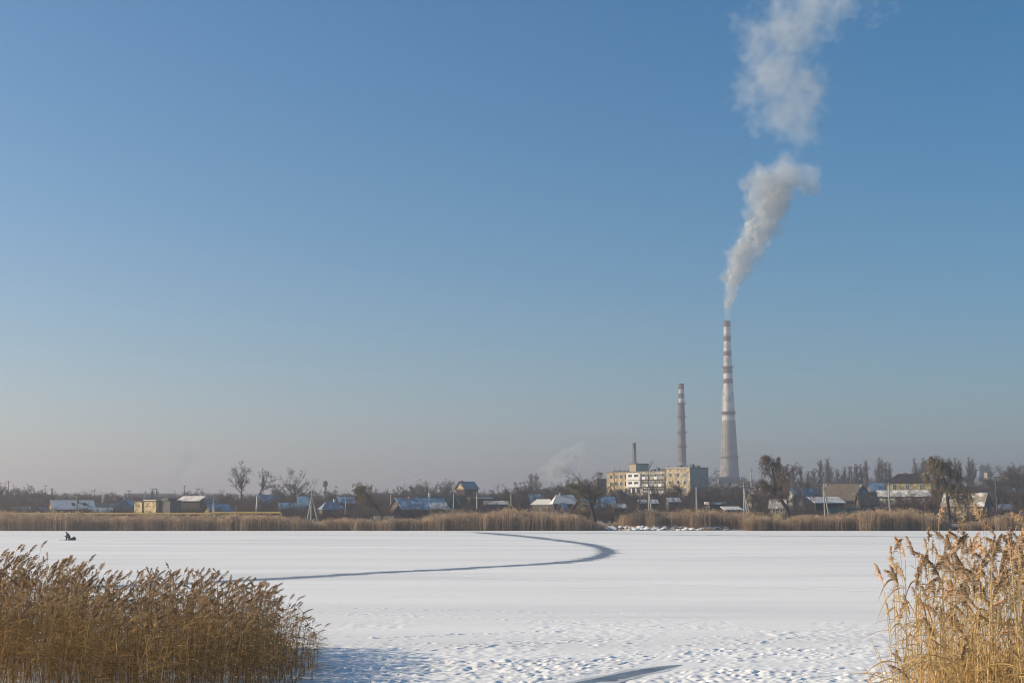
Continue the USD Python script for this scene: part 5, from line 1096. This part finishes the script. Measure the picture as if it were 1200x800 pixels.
# ------------------------------------------------------------------ smoke
def smoke(label, D, path, density, wob, nscale, thr, soft, patch=1.3, billow=None, color=(.985, .98, .97), aniso=0.0, pad=1.7, seed=0.0):
    """path: (photo x, photo y, half width in photo pixels, relative density), from the bottom up. A closed skin round the plume; inside it the density thins towards the rim and breaks up with a noise."""
    s = D / FOC; C = np.array([at(p[0], p[1], D) for p in path]); Rr = np.array([p[2] for p in path]) * s; dn = np.array([p[3] for p in path])
    z0, z1 = C[0, 1], C[-1, 1]; xa, xb = C[:, 0].min(), C[:, 0].max() + .01; Rm = Rr.max()
    zt = np.linspace(0, 1, 64); zz = z0 + zt * (z1 - z0)
    ramp = [(float(t), (float((np.interp(z, C[:, 1], C[:, 0]) - xa) / (xb - xa)), float(np.interp(z, C[:, 1], Rr) / Rm), float(np.interp(z, C[:, 1], dn)))) for t, z in zip(zt, zz)]
    nodes = {'g': ('geometry', {}), 'sc': ('vector_math', dict(vector_math_type='add', math_type='add', vector2=(seed, seed * .7, seed * .3))), 'nd': ('noise_texture', dict(scale=nscale, detail=4.0, roughness=.52)),
             'sub': ('vector_math', dict(math_type='subtract', vector2=(.5, .5, .5))), 'x0': ('separate_xyz', {}), 'z0': ('map_range', dict(from_min=float(z0), from_max=float(z1), clamp=True)), 'r0': ('rgb_ramp', dict(ramp=ramp)), 's0': ('separate_color', {}), 'w0': ('math', dict(math_type='multiply', value2=float(wob * Rm))),
             'mul': ('vector_math', dict(math_type='scale')), 'add': ('vector_math', dict(math_type='add')), 'x': ('separate_xyz', {}),
             'zn': ('map_range', dict(from_min=float(z0), from_max=float(z1), clamp=True)), 'rp': ('rgb_ramp', dict(ramp=ramp)), 'sep': ('separate_color', {}),
             'cx': ('map_range', dict(to_min=float(xa), to_max=float(xb))), 'dx': ('math', dict(math_type='subtract')), 'dy': ('math', dict(math_type='subtract', value2=float(D))), 'dx2': ('math', dict(math_type='power', value2=2.0)), 'dy2': ('math', dict(math_type='power', value2=2.0)),
             'ax': ('math', dict(math_type='absolute')), 'ay': ('math', dict(math_type='absolute')), 'sm': ('math', dict(math_type='add')), 'sq': ('math', dict(math_type='sqrt')), 'rm': ('math', dict(math_type='multiply', value2=float(Rm))), 'q': ('math', dict(math_type='divide')),
             'fall': ('map_range', dict(range_type='smoothstep', from_min=1.0, from_max=1.0 - soft, to_min=0.0, to_max=1.0)), 'n2': ('noise_texture', dict(scale=nscale * patch, detail=6.0, roughness=.62)),
             'bi': ('math', dict(math_type='multiply_add', value2=.36)), 'nt': ('map_range', dict(range_type='smoothstep', from_min=thr[0], from_max=thr[1], to_min=0.0, to_max=1.0)), 'm1': ('math', dict(math_type='multiply')), 'm2': ('math', dict(math_type='multiply')), 'm3': ('math', dict(math_type='multiply', value2=float(density))),
             'v': ('principled_volume', dict(color=color, anisotropy=aniso))}
    nodes['sc'][1].pop('vector_math_type')
    links = [('g.position', 'sc.vector1'), ('sc.vector', 'nd.vector'), ('nd.color', 'sub.vector1'), ('sub.vector', 'mul.vector1'), ('g.position', 'x0.vector'), ('x0.z', 'z0.value'), ('z0.result', 'r0.fac'), ('r0.color', 's0.color'), ('s0.g', 'w0.value1'), ('w0.value', 'mul.scale'), ('g.position', 'add.vector1'), ('mul.vector', 'add.vector2'), ('add.vector', 'x.vector'),
             ('x.z', 'zn.value'), ('zn.result', 'rp.fac'), ('rp.color', 'sep.color'), ('sep.r', 'cx.value'), ('x.x', 'dx.value1'), ('cx.result', 'dx.value2'), ('x.y', 'dy.value1'),
             ('dx.value', 'ax.value1'), ('dy.value', 'ay.value1'), ('ax.value', 'dx2.value1'), ('ay.value', 'dy2.value1'), ('dx2.value', 'sm.value1'), ('dy2.value', 'sm.value2'), ('sm.value', 'sq.value1'), ('sep.g', 'rm.value1'), ('sq.value', 'q.value1'), ('rm.value', 'q.value2'),
             ('q.value', 'fall.value'), ('sc.vector', 'n2.vector'), ('sep.b', 'bi.value1'), ('n2.fac', 'bi.value3'), ('bi.value', 'nt.value'), ('fall.result', 'm1.value1'), ('nt.result', 'm1.value2'), ('m1.value', 'm2.value1'), ('sep.b', 'm2.value2'), ('m2.value', 'm3.value1'), ('m3.value', 'v.density')]
    mat = usdkit.material(stage, numbered(LOOKS, 'smoke'), nodes, links, volume='v.volume')
    pts = np.column_stack([np.interp(zz, C[:, 1], C[:, 0]), np.full(64, float(D)), zz]); rad = np.interp(zz, C[:, 1], Rr) * pad
    m = MB(); tt = np.arange(20) * 2 * np.pi / 20      # level rings, so that the skin never folds
    v = np.vstack([np.column_stack([p[0] + r * np.cos(tt), p[1] + r * np.sin(tt), np.full(20, p[2])]) for p, r in zip(pts, rad)]); f = []
    for i in range(63):
        for j in range(20): k2 = (j + 1) % 20; p, q = i * 20, (i + 1) * 20; f += [[p + j, p + k2, q + k2], [p + j, q + k2, q + j]]
    e = len(v); v = np.vstack([v, pts[:1], pts[-1:]])
    for j in range(20): k2 = (j + 1) % 20; f += [[e, k2, j], [e + 1, 63 * 20 + j, 63 * 20 + k2]]
    t = thing('smoke_plume', (0, 0, 0), label=label, cat='smoke', kind='stuff')
    obj('steam', (v, f), mat, t)
    if billow:                                          # firm lit billows inside the soft steam
        frac, alpha, zlo, zhi, sd = billow; g = np.random.default_rng(sd); parts, z = [], at(0, zlo, D)[1]; zend = at(0, zhi, D)[1]
        while z < zend:
            R = float(np.interp(z, C[:, 1], Rr)); cx = float(np.interp(z, C[:, 1], C[:, 0]))
            for _ in range(8):
                q = np.clip(g.normal(0, .25, 2), -.42, .42) * R; parts.append(manifold3d.Manifold.sphere(R * frac * g.uniform(.4, .9), 20).translate([cx + q[0], D + q[1], z + g.normal(0, .25) * R]))
            z += R * .42
        mm = manifold3d.Manifold.batch_boolean(parts, manifold3d.OpType.Add).refine_to_length(float(np.median(Rr)) * .13).to_mesh()
        tm = trimesh.Trimesh(mm.vert_properties[:, :3], mm.tri_verts); trimesh.smoothing.filter_taubin(tm, iterations=4)
        pv = np.array(tm.vertices); r0 = float(np.median(Rr)); nv = np.array(tm.vertex_normals)
        loc = np.interp(pv[:, 2], C[:, 1], Rr)[:, None]; pv = pv + loc * (.9 * (np.stack([meshkit.fbm(pv / (r0 * .8) + 9 * k_, 3, sd + k_) for k_ in range(3)], 1) - .5) + nv * .5 * np.abs(meshkit.fbm(pv / (r0 * .35), 3, sd + 5) - .5)[:, None])
        bm = usdkit.material(stage, numbered(LOOKS, 'billow'), {'g': ('geometry', {}), 'n': ('noise_texture', dict(scale=1.6 / r0, detail=6.0, roughness=.62)), 'r': ('map_range', dict(from_min=.28, from_max=.72, to_min=0.0, to_max=alpha, clamp=True)),
            't': ('transparent_bsdf', {}), 'd': ('diffuse_bsdf', dict(color=(.93, .91, .88))), 'l': ('translucent_bsdf', dict(color=(.93, .91, .88))), 'm': ('mix_closure', dict(fac=.42)), 'x': ('mix_closure', {})},
            [('g.position', 'n.vector'), ('n.fac', 'r.value'), ('r.result', 'x.fac'), ('d.BSDF', 'm.closure1'), ('l.BSDF', 'm.closure2'), ('t.BSDF', 'x.closure1'), ('m.closure', 'x.closure2')], surface='x.closure')
        obj('billow', (pv, np.array(tm.faces)), bm, t, smooth=True)
smoke('thick white plume of steam rising from the tall chimney', 1200,
      [(853.0, 374.3, 3.8, .8), (853.3, 366, 4.6, 1), (854.5, 352, 7.5, 1.0), (859.5, 330, 13, 1), (866, 312, 18, 1), (874, 297, 21, 1), (886, 278, 23, .95), (895, 258, 23, .9), (901, 238, 29, .8), (913, 218, 42, .6), (923, 203, 46, .38), (930, 189, 32, .05),
       (931, 178, 28, .03), (930, 164, 34, .12), (927, 146, 44, .2), (921, 122, 54, .23), (917, 98, 57, .24), (912, 74, 52, .25), (910, 54, 48, .24), (920, 36, 54, .22), (936, 18, 68, .19), (964, 2, 88, .17), (988, -12, 94, .15), (1000, -30, 80, .03)],
      .068, 2.5, .055, (.47, .64), .38, .62, (.36, .36, 360, 212, 6))
smoke('faint warm wisp of smoke drifting above the trees left of the block', 900,
      [(646, 560, 14, .6), (657, 552, 22, 1), (664, 544, 20, 1), (671, 535, 12, .8), (677, 526, 9, .6), (682, 518, 7, .35), (686, 508, 5, .0)], .16, 1.5, .012, (.55, .9), .9, 1.3, (.55, .12, 560, 520, 9), (.98, .95, .90), seed=31.0)
smoke('small white puff from a house flue behind the blue roof', 480, [(119, 592, 1.2, 1), (119.6, 587, 1.7, 1), (121, 581, 2.2, .7), (123, 576, 2.6, .3), (125, 571, 2.4, .0)], .8, 1.4, .6, (.4, .8), .8, 1.3, (.6, .2, 590, 578, 3), seed=11.0)
smoke('very faint grey wisp above the stone ruin', 760, [(196, 577, 6, .6), (203, 563, 9, .8), (212, 548, 12, .7), (222, 530, 13, .5), (230, 518, 12, .0)], .12, 1.6, .09, (.5, .66), .9, color=(.7, .75, .8), seed=53.0)
smoke('very faint grey wisp above the green roofed house', 760, [(479, 566, 5, .6), (484, 558, 7, .8), (490, 550, 7, .6), (494, 543, 6, .0)], .10, 1.6, .11, (.5, .66), .9, color=(.7, .75, .8), seed=71.0)

# ------------------------------------------------------------------ the air: one closed box of thin even haze, below the chimney's steam
hz = usdkit.material(stage, LOOKS + '/haze', {'v': ('principled_volume', dict(color=(.87, .775, .765), density=HAZE_DENSITY, anisotropy=.46))}, [], volume='v.volume')
zbot, ztop = -2.0, at(853, 374.3, 1200)[1] - .6
obj('haze', trimesh.creation.box((36000, 12600, ztop - zbot), trimesh.transformations.translation_matrix((0, 5700, (ztop + zbot) / 2))), hz, label='thin pale winter haze over the lake and town', cat='haze', kind='stuff')
